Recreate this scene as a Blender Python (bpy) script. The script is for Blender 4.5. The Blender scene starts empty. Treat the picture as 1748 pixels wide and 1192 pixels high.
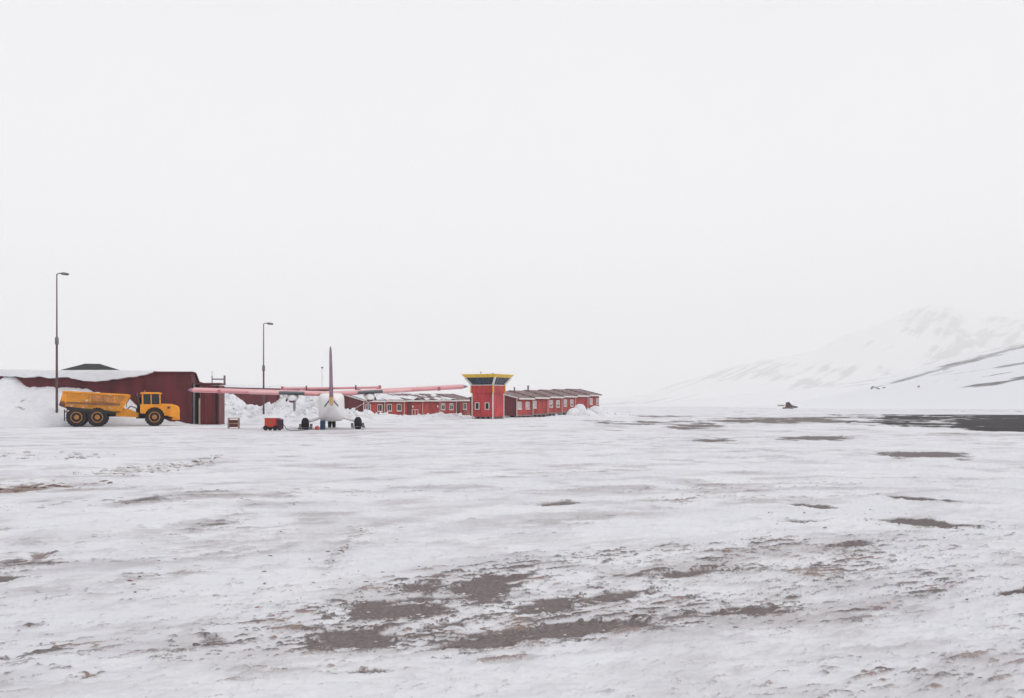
import bpy, math, random
import numpy as np
from mathutils import Vector, Matrix

random.seed(7)
R = math.radians
scene = bpy.context.scene
COL = scene.collection

# ------------------------------------------------------------------ camera
EYE = 1.65                       # eye height of the photographer, metres
F = 1700.0                       # focal length in photograph pixels (1748 wide, a 35 mm lens)
cam_d = bpy.data.cameras.new('camera')
cam = bpy.data.objects.new('camera', cam_d)
COL.objects.link(cam)
cam.location = (0, 0, EYE)
cam.rotation_euler = (R(90), 0, 0)
cam_d.sensor_width = 36
cam_d.lens = 36 * F / 1748
cam_d.shift_y = 97.0 / 1748      # horizon below the middle of the frame
cam_d.clip_start = 0.1
cam_d.clip_end = 20000
scene.camera = cam

# ------------------------------------------------------------------ sky
SUN_AZ, SUN_EL = R(110), R(32)   # azimuth clockwise from +Y (view direction): from the right, a little behind
world = bpy.data.worlds.new('World')
scene.world = world
world.use_nodes = True
wt = world.node_tree
wt.nodes.clear()
sky = wt.nodes.new('ShaderNodeTexSky')
sky.sky_type = 'NISHITA'
sky.sun_disc = False
sky.sun_elevation = SUN_EL
sky.sun_rotation = SUN_AZ
sky.dust_density = 6
bw = wt.nodes.new('ShaderNodeRGBToBW')
wt.links.new(sky.outputs[0], bw.inputs[0])
wmix = wt.nodes.new('ShaderNodeMix'); wmix.data_type = 'RGBA'
wmix.inputs[0].default_value = 0.94          # an unbroken cloud deck hides nearly all of the clear sky
wt.links.new(bw.outputs[0], wmix.inputs[6])
wc = wt.nodes.new('ShaderNodeTexCoord')
wz = wt.nodes.new('ShaderNodeSeparateXYZ'); wt.links.new(wc.outputs['Generated'], wz.inputs[0])
wr = wt.nodes.new('ShaderNodeValToRGB')
cr_ = wr.color_ramp
cr_.elements[0].position = 0.0; cr_.elements[0].color = (0.970, 0.966, 0.955, 1)
cr_.elements[1].position = 1.0; cr_.elements[1].color = (0.70, 0.705, 0.73, 1)
el_ = cr_.elements.new(0.14); el_.color = (0.950, 0.947, 0.942, 1)
el_ = cr_.elements.new(0.40); el_.color = (0.80, 0.80, 0.818, 1)
wt.links.new(wz.outputs[2], wr.inputs[0])
wn = wt.nodes.new('ShaderNodeTexNoise'); wn.inputs['Scale'].default_value = 1.6; wn.inputs['Detail'].default_value = 5
wt.links.new(wc.outputs['Generated'], wn.inputs[0])
wnr = wt.nodes.new('ShaderNodeMapRange'); wnr.inputs[1].default_value = 0.3; wnr.inputs[2].default_value = 0.7; wnr.inputs[3].default_value = 10.7; wnr.inputs[4].default_value = 11.3
wt.links.new(wn.outputs[0], wnr.inputs[0])
wv = wt.nodes.new('ShaderNodeVectorMath'); wv.operation = 'SCALE'
wt.links.new(wr.outputs[0], wv.inputs[0]); wt.links.new(wnr.outputs[0], wv.inputs['Scale'])
wt.links.new(wv.outputs[0], wmix.inputs[7])
bg = wt.nodes.new('ShaderNodeBackground')
bg.inputs[1].default_value = 0.1
wo = wt.nodes.new('ShaderNodeOutputWorld')
wt.links.new(wmix.outputs[2], bg.inputs[0])
wt.links.new(bg.outputs[0], wo.inputs[0])

# ------------------------------------------------------------------ sun (veiled by the overcast)
sd = bpy.data.lights.new('sun', 'SUN')
sd.energy = 1.2
sd.angle = R(35)
sd.color = (1.0, 0.965, 0.92)
sun = bpy.data.objects.new('sun', sd)
COL.objects.link(sun)
to_sun = Vector((math.sin(SUN_AZ) * math.cos(SUN_EL), math.cos(SUN_AZ) * math.cos(SUN_EL), math.sin(SUN_EL)))
sun.rotation_euler = to_sun.to_track_quat('Z', 'Y').to_euler()
sun.location = to_sun * 200

vs = scene.view_settings
vs.view_transform = 'Standard'
vs.look = 'None'
vs.exposure = 0.07
vs.gamma = 1.0
vs.use_curve_mapping = False
cy = scene.cycles
cy.max_bounces = 8
cy.diffuse_bounces = 4
cy.volume_bounces = 4
cy.transparent_max_bounces = 8
cy.use_denoising = True


# ------------------------------------------------------------------ helpers
def px(x, y, Y):
    """World point seen at photograph pixel (x, y) at distance Y."""
    return Vector(((x - 874) / F * Y, Y, EYE + (693 - y) / F * Y))


def ground_px(x, y):
    Y = EYE * F / (y - 693)
    return np.array(((x - 874) / F * Y, Y))


def _h(ix, iy, seed):
    h = (ix.astype(np.int64) * 374761393 + iy.astype(np.int64) * 668265263 + seed * 974634777) & 0xFFFFFFFF
    h = ((h ^ (h >> 13)) * 1274126177) & 0xFFFFFFFF
    return ((h ^ (h >> 16)) & 0xFFFFFF) / float(0xFFFFFF)


def vnoise(x, y, seed=0):
    ix, iy = np.floor(x), np.floor(y)
    fx, fy = x - ix, y - iy
    fx = fx * fx * (3 - 2 * fx); fy = fy * fy * (3 - 2 * fy)
    a = _h(ix, iy, seed); b = _h(ix + 1, iy, seed)
    c = _h(ix, iy + 1, seed); d = _h(ix + 1, iy + 1, seed)
    return (a + (b - a) * fx) * (1 - fy) + (c + (d - c) * fx) * fy


def fbm(x, y, seed=0, octaves=4, gain=0.5):
    s = np.zeros_like(x, dtype=float); amp = 1.0; tot = 0.0; f = 1.0
    for i in range(octaves):
        s += amp * vnoise(x * f + 17.3 * i, y * f - 9.1 * i, seed + i * 31)
        tot += amp; amp *= gain; f *= 2.03
    return s / tot


def sstep(a, b, x):
    t = np.clip((x - a) / (b - a), 0, 1)
    return t * t * (3 - 2 * t)


class MB:
    """Collects solid pieces and links them as one mesh object."""
    def __init__(self):
        self.v = []; self.f = []

    def add(self, verts, faces):
        o = len(self.v)
        self.v += [tuple(p) for p in verts]
        self.f += [tuple(i + o for i in f) for f in faces]
        return self

    def box(self, x0, x1, y0, y1, z0, z1):
        v = [(x, y, z) for z in (z0, z1) for y in (y0, y1) for x in (x0, x1)]
        return self.add(v, [(0, 2, 3, 1), (4, 5, 7, 6), (0, 1, 5, 4), (2, 6, 7, 3), (0, 4, 6, 2), (1, 3, 7, 5)])

    def cbox(self, c, s):
        return self.box(c[0] - s[0] / 2, c[0] + s[0] / 2, c[1] - s[1] / 2, c[1] + s[1] / 2, c[2] - s[2] / 2, c[2] + s[2] / 2)

    def prism(self, poly, a0, a1, axis='y'):
        """Polygon (2 coords) extruded along an axis: 'y' takes (x, z), 'x' takes (y, z), 'z' takes (x, y)."""
        n = len(poly)
        def p(q, a):
            return {'y': (q[0], a, q[1]), 'x': (a, q[0], q[1]), 'z': (q[0], q[1], a)}[axis]
        v = [p(q, a0) for q in poly] + [p(q, a1) for q in poly]
        f = [tuple(range(n)), tuple(range(2 * n - 1, n - 1, -1))]
        f += [(i, n + i, n + (i + 1) % n, (i + 1) % n) for i in range(n)]
        return self.add(v, f)

    def cyl(self, p0, p1, r0, r1=None, n=12):
        r1 = r0 if r1 is None else r1
        p0, p1 = Vector(p0), Vector(p1)
        d = (p1 - p0).normalized()
        a = d.cross(Vector((0, 0, 1)) if abs(d.z) < 0.9 else Vector((1, 0, 0))).normalized()
        b = d.cross(a)
        v = []
        for p, r in ((p0, r0), (p1, r1)):
            v += [p + (a * math.cos(2 * math.pi * i / n) + b * math.sin(2 * math.pi * i / n)) * r for i in range(n)]
        f = [tuple(range(n - 1, -1, -1)), tuple(range(n, 2 * n))]
        f += [(i, (i + 1) % n, n + (i + 1) % n, n + i) for i in range(n)]
        return self.add(v, f)

    def rings(self, rings, closed_ends=True):
        """Loft a list of equal-length rings."""
        n = len(rings[0]); v = [p for r in rings for p in r]; f = []
        for k in range(len(rings) - 1):
            for i in range(n):
                f.append((k * n + i, k * n + (i + 1) % n, (k + 1) * n + (i + 1) % n, (k + 1) * n + i))
        if closed_ends:
            f.append(tuple(range(n - 1, -1, -1)))
            f.append(tuple(range((len(rings) - 1) * n, len(rings) * n)))
        return self.add(v, f)

    def lathe(self, c, axis, prof, n=28):
        """prof: list of (along, radius) about an axis through c."""
        d = Vector(axis).normalized()
        a = d.cross(Vector((0, 0, 1)) if abs(d.z) < 0.9 else Vector((1, 0, 0))).normalized(); b = d.cross(a)
        c = Vector(c)
        return self.rings([[c + d * t + (a * math.cos(2 * math.pi * i / n) + b * math.sin(2 * math.pi * i / n)) * r
                            for i in range(n)] for t, r in prof])

    def tube(self, pts, r, n=8):
        for a, b in zip(pts[:-1], pts[1:]):
            self.cyl(a, b, r, r, n)
        return self

    def build(self, name, mat, parent=None, smooth=False, bevel=0.0):
        me = bpy.data.meshes.new(name)
        me.from_pydata(self.v, [], self.f)
        import bmesh
        bm = bmesh.new(); bm.from_mesh(me)
        bmesh.ops.recalc_face_normals(bm, faces=bm.faces)
        bm.to_mesh(me); bm.free()
        me.materials.append(mat)
        if smooth:
            me.polygons.foreach_set('use_smooth', [True] * len(me.polygons))
            me.set_sharp_from_angle(angle=R(38))
        o = bpy.data.objects.new(name, me)
        COL.objects.link(o)
        if parent: o.parent = parent
        if bevel:
            m = o.modifiers.new('bevel', 'BEVEL'); m.width = bevel; m.segments = 2; m.limit_method = 'ANGLE'
        return o


def tag(o, label=None, cat=None, group=None, kind=None):
    if label: o['label'] = label
    if cat: o['category'] = cat
    if group: o['group'] = group
    if kind: o['kind'] = kind
    return o


def empty(name, loc, rz=0.0):
    o = bpy.data.objects.new(name, None)
    COL.objects.link(o)
    o.location = loc; o.rotation_euler = (0, 0, rz)
    o.empty_display_size = 0.3
    return o


# ------------------------------------------------------------------ materials
def nt_new(name):
    m = bpy.data.materials.new(name); m.use_nodes = True
    nt = m.node_tree
    return m, nt, nt.nodes['Principled BSDF']


def mat(name, col, rough=0.6, var=0.12, scale=3.0, bump=0.0, bscale=40.0, metal=0.0, dust=0.0, boards=0.0, stretch=(1, 1, 1)):
    """Painted or weathered surface: base colour broken by two noises, optional snow dust, optional board joints (relief only)."""
    m, nt, p = nt_new(name)
    L = nt.links.new
    tc = nt.nodes.new('ShaderNodeTexCoord')
    mp = nt.nodes.new('ShaderNodeMapping'); mp.inputs['Scale'].default_value = stretch
    L(tc.outputs['Object'], mp.inputs[0])
    n1 = nt.nodes.new('ShaderNodeTexNoise'); n1.inputs['Scale'].default_value = scale; n1.inputs['Detail'].default_value = 6
    L(mp.outputs[0], n1.inputs[0])
    ramp = nt.nodes.new('ShaderNodeMapRange')
    ramp.inputs[1].default_value = 0.3; ramp.inputs[2].default_value = 0.7
    ramp.inputs[3].default_value = 1 - var; ramp.inputs[4].default_value = 1 + var
    L(n1.outputs[0], ramp.inputs[0])
    mx = nt.nodes.new('ShaderNodeMix'); mx.data_type = 'RGBA'; mx.blend_type = 'MULTIPLY'; mx.inputs[0].default_value = 1
    mx.inputs[6].default_value = (*col, 1)
    L(ramp.outputs[0], mx.inputs[7])
    out = mx.outputs[2]
    if dust:
        n2 = nt.nodes.new('ShaderNodeTexNoise'); n2.inputs['Scale'].default_value = scale * 2.7; n2.inputs['Detail'].default_value = 8
        L(mp.outputs[0], n2.inputs[0])
        r2 = nt.nodes.new('ShaderNodeMapRange'); r2.inputs[1].default_value = 0.62 - dust * 0.25; r2.inputs[2].default_value = 0.72
        L(n2.outputs[0], r2.inputs[0])
        m2 = nt.nodes.new('ShaderNodeMix'); m2.data_type = 'RGBA'
        L(r2.outputs[0], m2.inputs[0]); L(out, m2.inputs[6]); m2.inputs[7].default_value = (0.74, 0.75, 0.79, 1)
        out = m2.outputs[2]
    L(out, p.inputs['Base Color'])
    p.inputs['Roughness'].default_value = rough
    p.inputs['Metallic'].default_value = metal
    if bump or boards:
        nb = nt.nodes.new('ShaderNodeTexNoise'); nb.inputs['Scale'].default_value = bscale; nb.inputs['Detail'].default_value = 5
        L(tc.outputs['Object'], nb.inputs[0])
        hgt = nb.outputs[0]
        if boards:
            w = nt.nodes.new('ShaderNodeTexWave'); w.wave_type = 'BANDS'; w.bands_direction = 'Z'; w.wave_profile = 'SAW'
            w.inputs['Scale'].default_value = boards; w.inputs['Distortion'].default_value = 0.15
            L(tc.outputs['Object'], w.inputs[0])
            ad = nt.nodes.new('ShaderNodeMath'); ad.operation = 'ADD'
            L(hgt, ad.inputs[0]); L(w.outputs['Fac'], ad.inputs[1]); hgt = ad.outputs[0]
        b = nt.nodes.new('ShaderNodeBump'); b.inputs['Strength'].default_value = max(bump, 0.5 if boards else 0); b.inputs['Distance'].default_value = 0.02
        L(hgt, b.inputs['Height']); L(b.outputs[0], p.inputs['Normal'])
    return m


def snow_mat(name, use_dirt):
    m, nt, p = nt_new(name)
    L = nt.links.new
    g = nt.nodes.new('ShaderNodeNewGeometry')
    def noise(scale, detail=6, rough=0.55, stretch=None, rot=0.0):
        n = nt.nodes.new('ShaderNodeTexNoise'); n.inputs['Scale'].default_value = scale
        n.inputs['Detail'].default_value = detail; n.inputs['Roughness'].default_value = rough
        if stretch:
            mp = nt.nodes.new('ShaderNodeMapping'); mp.inputs['Scale'].default_value = stretch; mp.inputs['Rotation'].default_value = (0, 0, rot)
            L(g.outputs['Position'], mp.inputs[0]); L(mp.outputs[0], n.inputs[0])
        else:
            L(g.outputs['Position'], n.inputs[0])
        return n.outputs[0]
    def rng(src, a, b, c, d):
        r = nt.nodes.new('ShaderNodeMapRange')
        for i, v in zip((1, 2, 3, 4), (a, b, c, d)): r.inputs[i].default_value = v
        L(src, r.inputs[0]); return r.outputs[0]
    def mixc(f, a, b):
        x = nt.nodes.new('ShaderNodeMix'); x.data_type = 'RGBA'
        L(f, x.inputs[0])
        for s, i in ((a, 6), (b, 7)):
            if isinstance(s, tuple): x.inputs[i].default_value = (*s, 1)
            else: L(s, x.inputs[i])
        return x.outputs[2]
    # clean snow, and a film of windblown dust in uneven drifts
    base = mixc(rng(noise(0.35), 0.35, 0.7, 0, 1), (0.81, 0.815, 0.84), (0.71, 0.716, 0.755))
    base = mixc(rng(noise(5.0, 8, 0.65, (0.5, 1.6, 1.0), R(-28)), 0.5, 0.75, 0, 0.6), base, (0.58, 0.575, 0.62))
    if use_dirt:
        at = nt.nodes.new('ShaderNodeAttribute'); at.attribute_name = 'dirt'
        tn = nt.nodes.new('ShaderNodeAttribute'); tn.attribute_name = 'tone'
        fl = nt.nodes.new('ShaderNodeAttribute'); fl.attribute_name = 'film'
        base = mixc(fl.outputs['Fac'], base, (0.40, 0.365, 0.375))
        grain = noise(55, 5, 0.7)
        ad = nt.nodes.new('ShaderNodeMath'); ad.operation = 'ADD'
        L(at.outputs['Fac'], ad.inputs[0]); L(rng(grain, 0.3, 0.7, -0.26, 0.26), ad.inputs[1])
        fac = rng(ad.outputs[0], 0.30, 0.85, 0, 0.96)
        gravel = mixc(rng(noise(30, 9, 0.8), 0.3, 0.7, 0, 1), (0.092, 0.077, 0.077), (0.27, 0.228, 0.22))
        brown = mixc(rng(noise(60, 6, 0.7), 0.35, 0.65, 0, 1), (0.20, 0.145, 0.13), (0.36, 0.28, 0.255))
        asphalt = mixc(rng(noise(0.5, 8, 0.7), 0.35, 0.65, 0, 1), (0.008, 0.007, 0.009), (0.038, 0.029, 0.032))
        d1 = mixc(rng(tn.outputs['Fac'], 0.25, 0.5, 0, 1), brown, gravel)
        d2 = mixc(rng(tn.outputs['Fac'], 0.7, 0.9, 0, 1), d1, asphalt)
        base = mixc(fac, base, d2)
    L(base, p.inputs['Base Color'])
    p.inputs['Roughness'].default_value = 0.75
    p.inputs['Specular IOR Level'].default_value = 0.06
    b = nt.nodes.new('ShaderNodeBump'); b.inputs['Strength'].default_value = 0.4; b.inputs['Distance'].default_value = 0.03
    L(noise(14, 9, 0.65, (0.6, 1.4, 1.0), R(-28)), b.inputs['Height']); L(b.outputs[0], p.inputs['Normal'])
    return m


def hill_mat(name):
    m, nt, p = nt_new(name)
    L = nt.links.new
    at = nt.nodes.new('ShaderNodeAttribute'); at.attribute_name = 'rock'
    g = nt.nodes.new('ShaderNodeNewGeometry')
    n = nt.nodes.new('ShaderNodeTexNoise'); n.inputs['Scale'].default_value = 0.09; n.inputs['Detail'].default_value = 9; n.inputs['Roughness'].default_value = 0.7
    L(g.outputs['Position'], n.inputs[0])
    r = nt.nodes.new('ShaderNodeMapRange'); r.inputs[1].default_value = 0.3; r.inputs[2].default_value = 0.7; r.inputs[3].default_value = -0.2; r.inputs[4].default_value = 0.2
    L(n.outputs[0], r.inputs[0])
    ad = nt.nodes.new('ShaderNodeMath'); ad.operation = 'ADD'; L(at.outputs['Fac'], ad.inputs[0]); L(r.outputs[0], ad.inputs[1])
    r2 = nt.nodes.new('ShaderNodeMapRange'); r2.inputs[1].default_value = 0.3; r2.inputs[2].default_value = 0.75
    L(ad.outputs[0], r2.inputs[0])
    x = nt.nodes.new('ShaderNodeMix'); x.data_type = 'RGBA'; L(r2.outputs[0], x.inputs[0])
    x.inputs[6].default_value = (0.78, 0.79, 0.83, 1); x.inputs[7].default_value = (0.10, 0.088, 0.095, 1)
    L(x.outputs[2], p.inputs['Base Color']); p.inputs['Roughness'].default_value = 0.9
    return m


def glass_mat(name, tint, see=0.35):
    m, nt, p = nt_new(name)
    L = nt.links.new
    p.inputs['Base Color'].default_value = (*tint, 1); p.inputs['Roughness'].default_value = 0.08
    t = nt.nodes.new('ShaderNodeBsdfTransparent'); t.inputs[0].default_value = (0.8, 0.86, 0.9, 1)
    mx = nt.nodes.new('ShaderNodeMixShader'); mx.inputs[0].default_value = see
    L(p.outputs[0], mx.inputs[1]); L(t.outputs[0], mx.inputs[2])
    L(mx.outputs[0], nt.nodes['Material Output'].inputs[0])
    return m


M = dict(
    ground=snow_mat('trodden_snow', True),
    snow=snow_mat('bank_snow', False),
    hill=hill_mat('snowy_rock'),
    maroon=mat('maroon_cladding', (0.112, 0.013, 0.020), 0.6, 0.38, 0.8, 0.15, 30, boards=2.2, stretch=(1, 1, 0.35)),
    red=mat('red_cladding', (0.36, 0.034, 0.028), 0.6, 0.42, 1.1, 0.15, 30, boards=2.6, stretch=(1, 1, 0.35)),
    tower_red=mat('tower_red_cladding', (0.45, 0.034, 0.040), 0.55, 0.34, 1.2, 0.1, 30, boards=2.6, stretch=(1, 1, 0.4)),
    yellow=mat('yellow_paint', (0.72, 0.47, 0.045), 0.5, 0.1, 2.0),
    white=mat('white_trim', (0.66, 0.63, 0.61), 0.5, 0.12, 3.0),
    roof=mat('brown_roof_felt', (0.19, 0.115, 0.118), 0.85, 0.3, 1.5, 0.3, 20, dust=0.15),
    darkroof=mat('dark_green_roof', (0.022, 0.026, 0.026), 0.85, 0.3, 1.5, 0.3, 20),
    dark=mat('shade_black', (0.02, 0.018, 0.02), 0.9),  # near-black that puts shade into gaps by colour; also the cab ceiling
    steel=mat('galvanised_steel', (0.17, 0.15, 0.16), 0.55, 0.2, 2.0, metal=0.3),
    pole=mat('rusty_brown_pole', (0.105, 0.062, 0.066), 0.6, 0.25, 2.5),
    lens=mat('lamp_lens', (0.35, 0.34, 0.30), 0.25, 0.05, 3.0),
    concrete=mat('concrete', (0.24, 0.225, 0.225), 0.9, 0.2, 4.0, 0.3, 30),
    timber=mat('pale_timber', (0.40, 0.29, 0.20), 0.8, 0.2, 6.0, stretch=(1, 1, 0.3)),
    pane=glass_mat('window_pane', (0.022, 0.026, 0.034), 0.0),
    curtain=mat('net_curtain', (0.46, 0.45, 0.47), 0.85, 0.18, 5.0),
    cabglass=glass_mat('cab_glass', (0.012, 0.03, 0.06), 0.08),
    truckglass=glass_mat('truck_glass', (0.05, 0.055, 0.06), 0.55),
    ty=mat('truck_yellow', (0.78, 0.30, 0.012), 0.4, 0.16, 1.6, 0.1, 20),
    tybin=mat('worn_bin_yellow', (0.72, 0.28, 0.018), 0.5, 0.30, 1.1, 0.2, 18, dust=0.05),
    tbrown=mat('scraped_bin_steel', (0.20, 0.095, 0.055), 0.7, 0.35, 2.2, 0.2, 18),
    scraped=mat('scraped_bin_paint', (0.44, 0.18, 0.045), 0.6, 0.4, 2.6, 0.2, 18),
    chassis=mat('black_chassis', (0.020, 0.021, 0.019), 0.7, 0.3, 3.0),
    rubber=mat('tyre_rubber', (0.016, 0.016, 0.02), 0.85, 0.25, 5.0, 0.4, 30),
    rim=mat('orange_rim', (0.36, 0.15, 0.035), 0.55, 0.25, 5.0),
    pink=mat('pinkish_red_wing', (0.68, 0.28, 0.30), 0.5, 0.12, 2.0),  # even pinkish red for flaps, ailerons and elevators
    pale=mat('pale_red_wing', (0.74, 0.40, 0.41), 0.5, 0.12, 2.0),
    tail=mat('tail_red', (0.50, 0.12, 0.15), 0.5, 0.12, 2.0),
    finm=mat('fin_mauve', (0.25, 0.17, 0.235), 0.5, 0.2, 3.0),
    hull=mat('aircraft_white', (0.84, 0.83, 0.83), 0.4, 0.06, 2.0),
    tan=mat('aircraft_ochre', (0.58, 0.36, 0.13), 0.5, 0.1, 2.0),
    soot=mat('sooty_grey', (0.085, 0.105, 0.12), 0.6, 0.25, 3.0),
    rust=mat('rust_brown', (0.15, 0.045, 0.045), 0.7, 0.25, 5.0),
    gpu=mat('cart_red', (0.55, 0.045, 0.026), 0.5, 0.15, 4.0),
    gpudark=mat('cart_dark_end', (0.06, 0.02, 0.045), 0.6, 0.2, 4.0),
    blue=mat('barrel_blue', (0.022, 0.055, 0.13), 0.5, 0.2, 5.0),
    cable=mat('cable_black', (0.02, 0.02, 0.025), 0.6),
    blade=mat('propeller_grey', (0.30, 0.30, 0.32), 0.4),
    boulder=mat('grey_rock', (0.12, 0.11, 0.125), 0.9, 0.3, 0.6, 0.5, 3),
    clod=mat('dirty_snow_clod', (0.62, 0.595, 0.60), 0.9, 0.3, 3.0),
    earth=mat('brown_clod', (0.24, 0.165, 0.14), 0.95, 0.35, 4.0),
    orange=mat('marker_red', (0.42, 0.15, 0.13), 0.6),
)

# ------------------------------------------------------------------ ground: one sheet to the horizon
# bare patches: two ends of each on the ground (as seen in the photograph) and half thickness, tone 0 brown 0.6 gravel 1 asphalt
PATCH = [
    (520, 1086, 682, 1084, 16, .6, 1.15), (742, 1090, 905, 1080, 17, .6, 1.2), (880, 1080, 1065, 1062, 15, .6, 1.2), (1040, 1064, 1130, 1054, 8, .6, .9),
    (585, 1040, 745, 1032, 13, .6, 1.1), (765, 1010, 885, 992, 19, .62, 1.15), (790, 1000, 855, 998, 22, .6, 1.2), (672, 1002, 770, 996, 10, .6, 1.0),
    (880, 1035, 1000, 1012, 13, .6, 1.15), (980, 1018, 1105, 1002, 10, .6, 1.1), (1060, 1046, 1215, 1046, 11, .6, .78), (730, 1062, 810, 1052, 7, .6, .9),
    (1215, 1036, 1350, 1034, 9, .62, 1.3), (1110, 976, 1240, 968, 5, .6, .95), (1080, 1020, 1190, 1018, 6, .6, .72), (690, 1022, 780, 1015, 6, .6, .9),
    (400, 1146, 520, 1140, 4, .62, .85), (570, 1143, 668, 1138, 3, .66, .92), (545, 1133, 600, 1128, 4, .62, .8), (835, 1125, 915, 1115, 4, .62, .85),
    (330, 1092, 400, 1088, 5, .62, .9), (490, 1112, 640, 1106, 6, .6, .8), (440, 1062, 520, 1050, 10, .6, .75), (345, 1165, 430, 1158, 3, .62, .8),
    (1500, 887, 1662, 899, 4, .72, 1.35), (1478, 845, 1612, 858, 3.2, .72, 1.3), (1410, 930, 1482, 924, 3.5, .66, 1.1), (1330, 888, 1410, 890, 3, .62, .95),
    (1350, 861, 1418, 867, 2.5, .62, 1.0), (1700, 1014, 1760, 1007, 4, .75, 1.2), (1340, 750, 1448, 748, 4.6, .55, 1.3), (1515, 778, 1652, 779, 4.5, .6, 1.35),
    (1185, 753, 1250, 753, 3, .55, .95), (1470, 718, 1640, 716, 8, .9, 1.3), (1550, 719, 1900, 720, 12, 1., 1.6), (1640, 730, 1840, 729, 6, .95, 1.4),
    (1500, 708, 1900, 711, 2.6, 1., 1.4), (1060, 721, 1225, 722, 3, .6, 1.2), (1130, 730, 1240, 729, 3, .6, 1.2), (1225, 718, 1430, 718, 4.5, .62, 1.15),
    (1090, 711, 1180, 711, 1.1, .6, 1.0), (1400, 712, 1500, 713, 1.6, .6, .9), (1040, 735, 1190, 732, 1.4, .6, .9), (1320, 722, 1500, 724, 1.6, .6, .8),
    (1560, 742, 1720, 743, 2.5, .7, .8), (1660, 745, 1780, 742, 2.5, .7, .85),
    (-20, 836, 110, 830, 7, .1, .95), (120, 832, 205, 824, 7, .1, .85), (95, 808, 160, 806, 3, .5, .8), (190, 862, 295, 850, 3.4, .5, 1.0), (-30, 966, 88, 952, 12, .5, .8),
    (-30, 984, 40, 978, 5, .7, 1.0), (40, 946, 85, 944, 8, .3, .9), (200, 835, 235, 830, 4, .1, .8), (820, 848, 912, 846, 3, .55, .8), (925, 862, 990, 858, 2.2, .6, .92),
    (560, 962, 616, 908, 12, .35, .72), (1110, 870, 1210, 838, 9, .3, .66), (1390, 970, 1490, 945, 18, .25, .68), (1230, 946, 1330, 922, 9, .3, .66),
    (1555, 1010, 1640, 1000, 11, .5, .66), (1430, 1045, 1560, 1030, 7, .3, .72), (1330, 1072, 1460, 1060, 8, .4, .62), (1480, 1155, 1530, 1140, 10, .3, .75),
    (300, 918, 420, 880, 10, .3, .66), (220, 985, 330, 970, 6, .2, .8), (60, 1110, 110, 1104, 7, .2, .85), (140, 1147, 165, 1143, 4, .1, 1.1), (0, 1120, 40, 1116, 4, .6, .9),
    (340, 940, 480, 905, 14, .35, .64), (880, 905, 1060, 880, 8, .4, .6), (1000, 950, 1110, 935, 8, .3, .62), (30, 1065, 80, 1060, 5, .5, .8),
]


# faint wheel tracks and plough lines: points along each as seen from the camera, half width, strength
TRACK = [
    ([(-40, 748), (120, 744), (330, 741), (600, 739)], 2.2, .35), ([(-40, 762), (200, 757), (520, 750)], 2.0, .22), ([(640, 738), (900, 735), (1180, 729)], 1.6, .35),
    ([(-40, 838), (100, 830), (220, 815), (370, 788)], 7, .42), ([(180, 862), (420, 838), (760, 806), (1000, 790)], 3.5, .28), ([(-40, 880), (200, 868), (520, 835), (820, 802)], 4, .20),
    ([(60, 1000), (330, 930), (560, 880), (760, 845)], 9, .22), ([(200, 1010), (420, 945), (640, 895), (860, 858)], 9, .24), ([(555, 965), (590, 925), (615, 905), (640, 895)], 8, .45),
    ([(330, 1095), (560, 1062), (880, 1010), (1180, 965), (1450, 935)], 12, .26), ([(420, 1148), (760, 1100), (1120, 1050), (1420, 1000), (1748, 960)], 12, .26),
    ([(1000, 870), (1200, 845), (1330, 838)], 6, .25), ([(1100, 960), (1300, 925), (1500, 905), (1748, 900)], 9, .26), ([(900, 800), (1150, 800), (1400, 812), (1748, 840)], 4, .22),
    ([(900, 760), (1200, 766), (1500, 772), (1748, 790)], 2.6, .2), ([(840, 1126), (1000, 1108), (1180, 1090)], 5, .3), ([(0, 1165), (300, 1130), (560, 1112)], 7, .25), ([(1180, 1160), (1480, 1110), (1748, 1085)], 8, .2),
]


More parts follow.
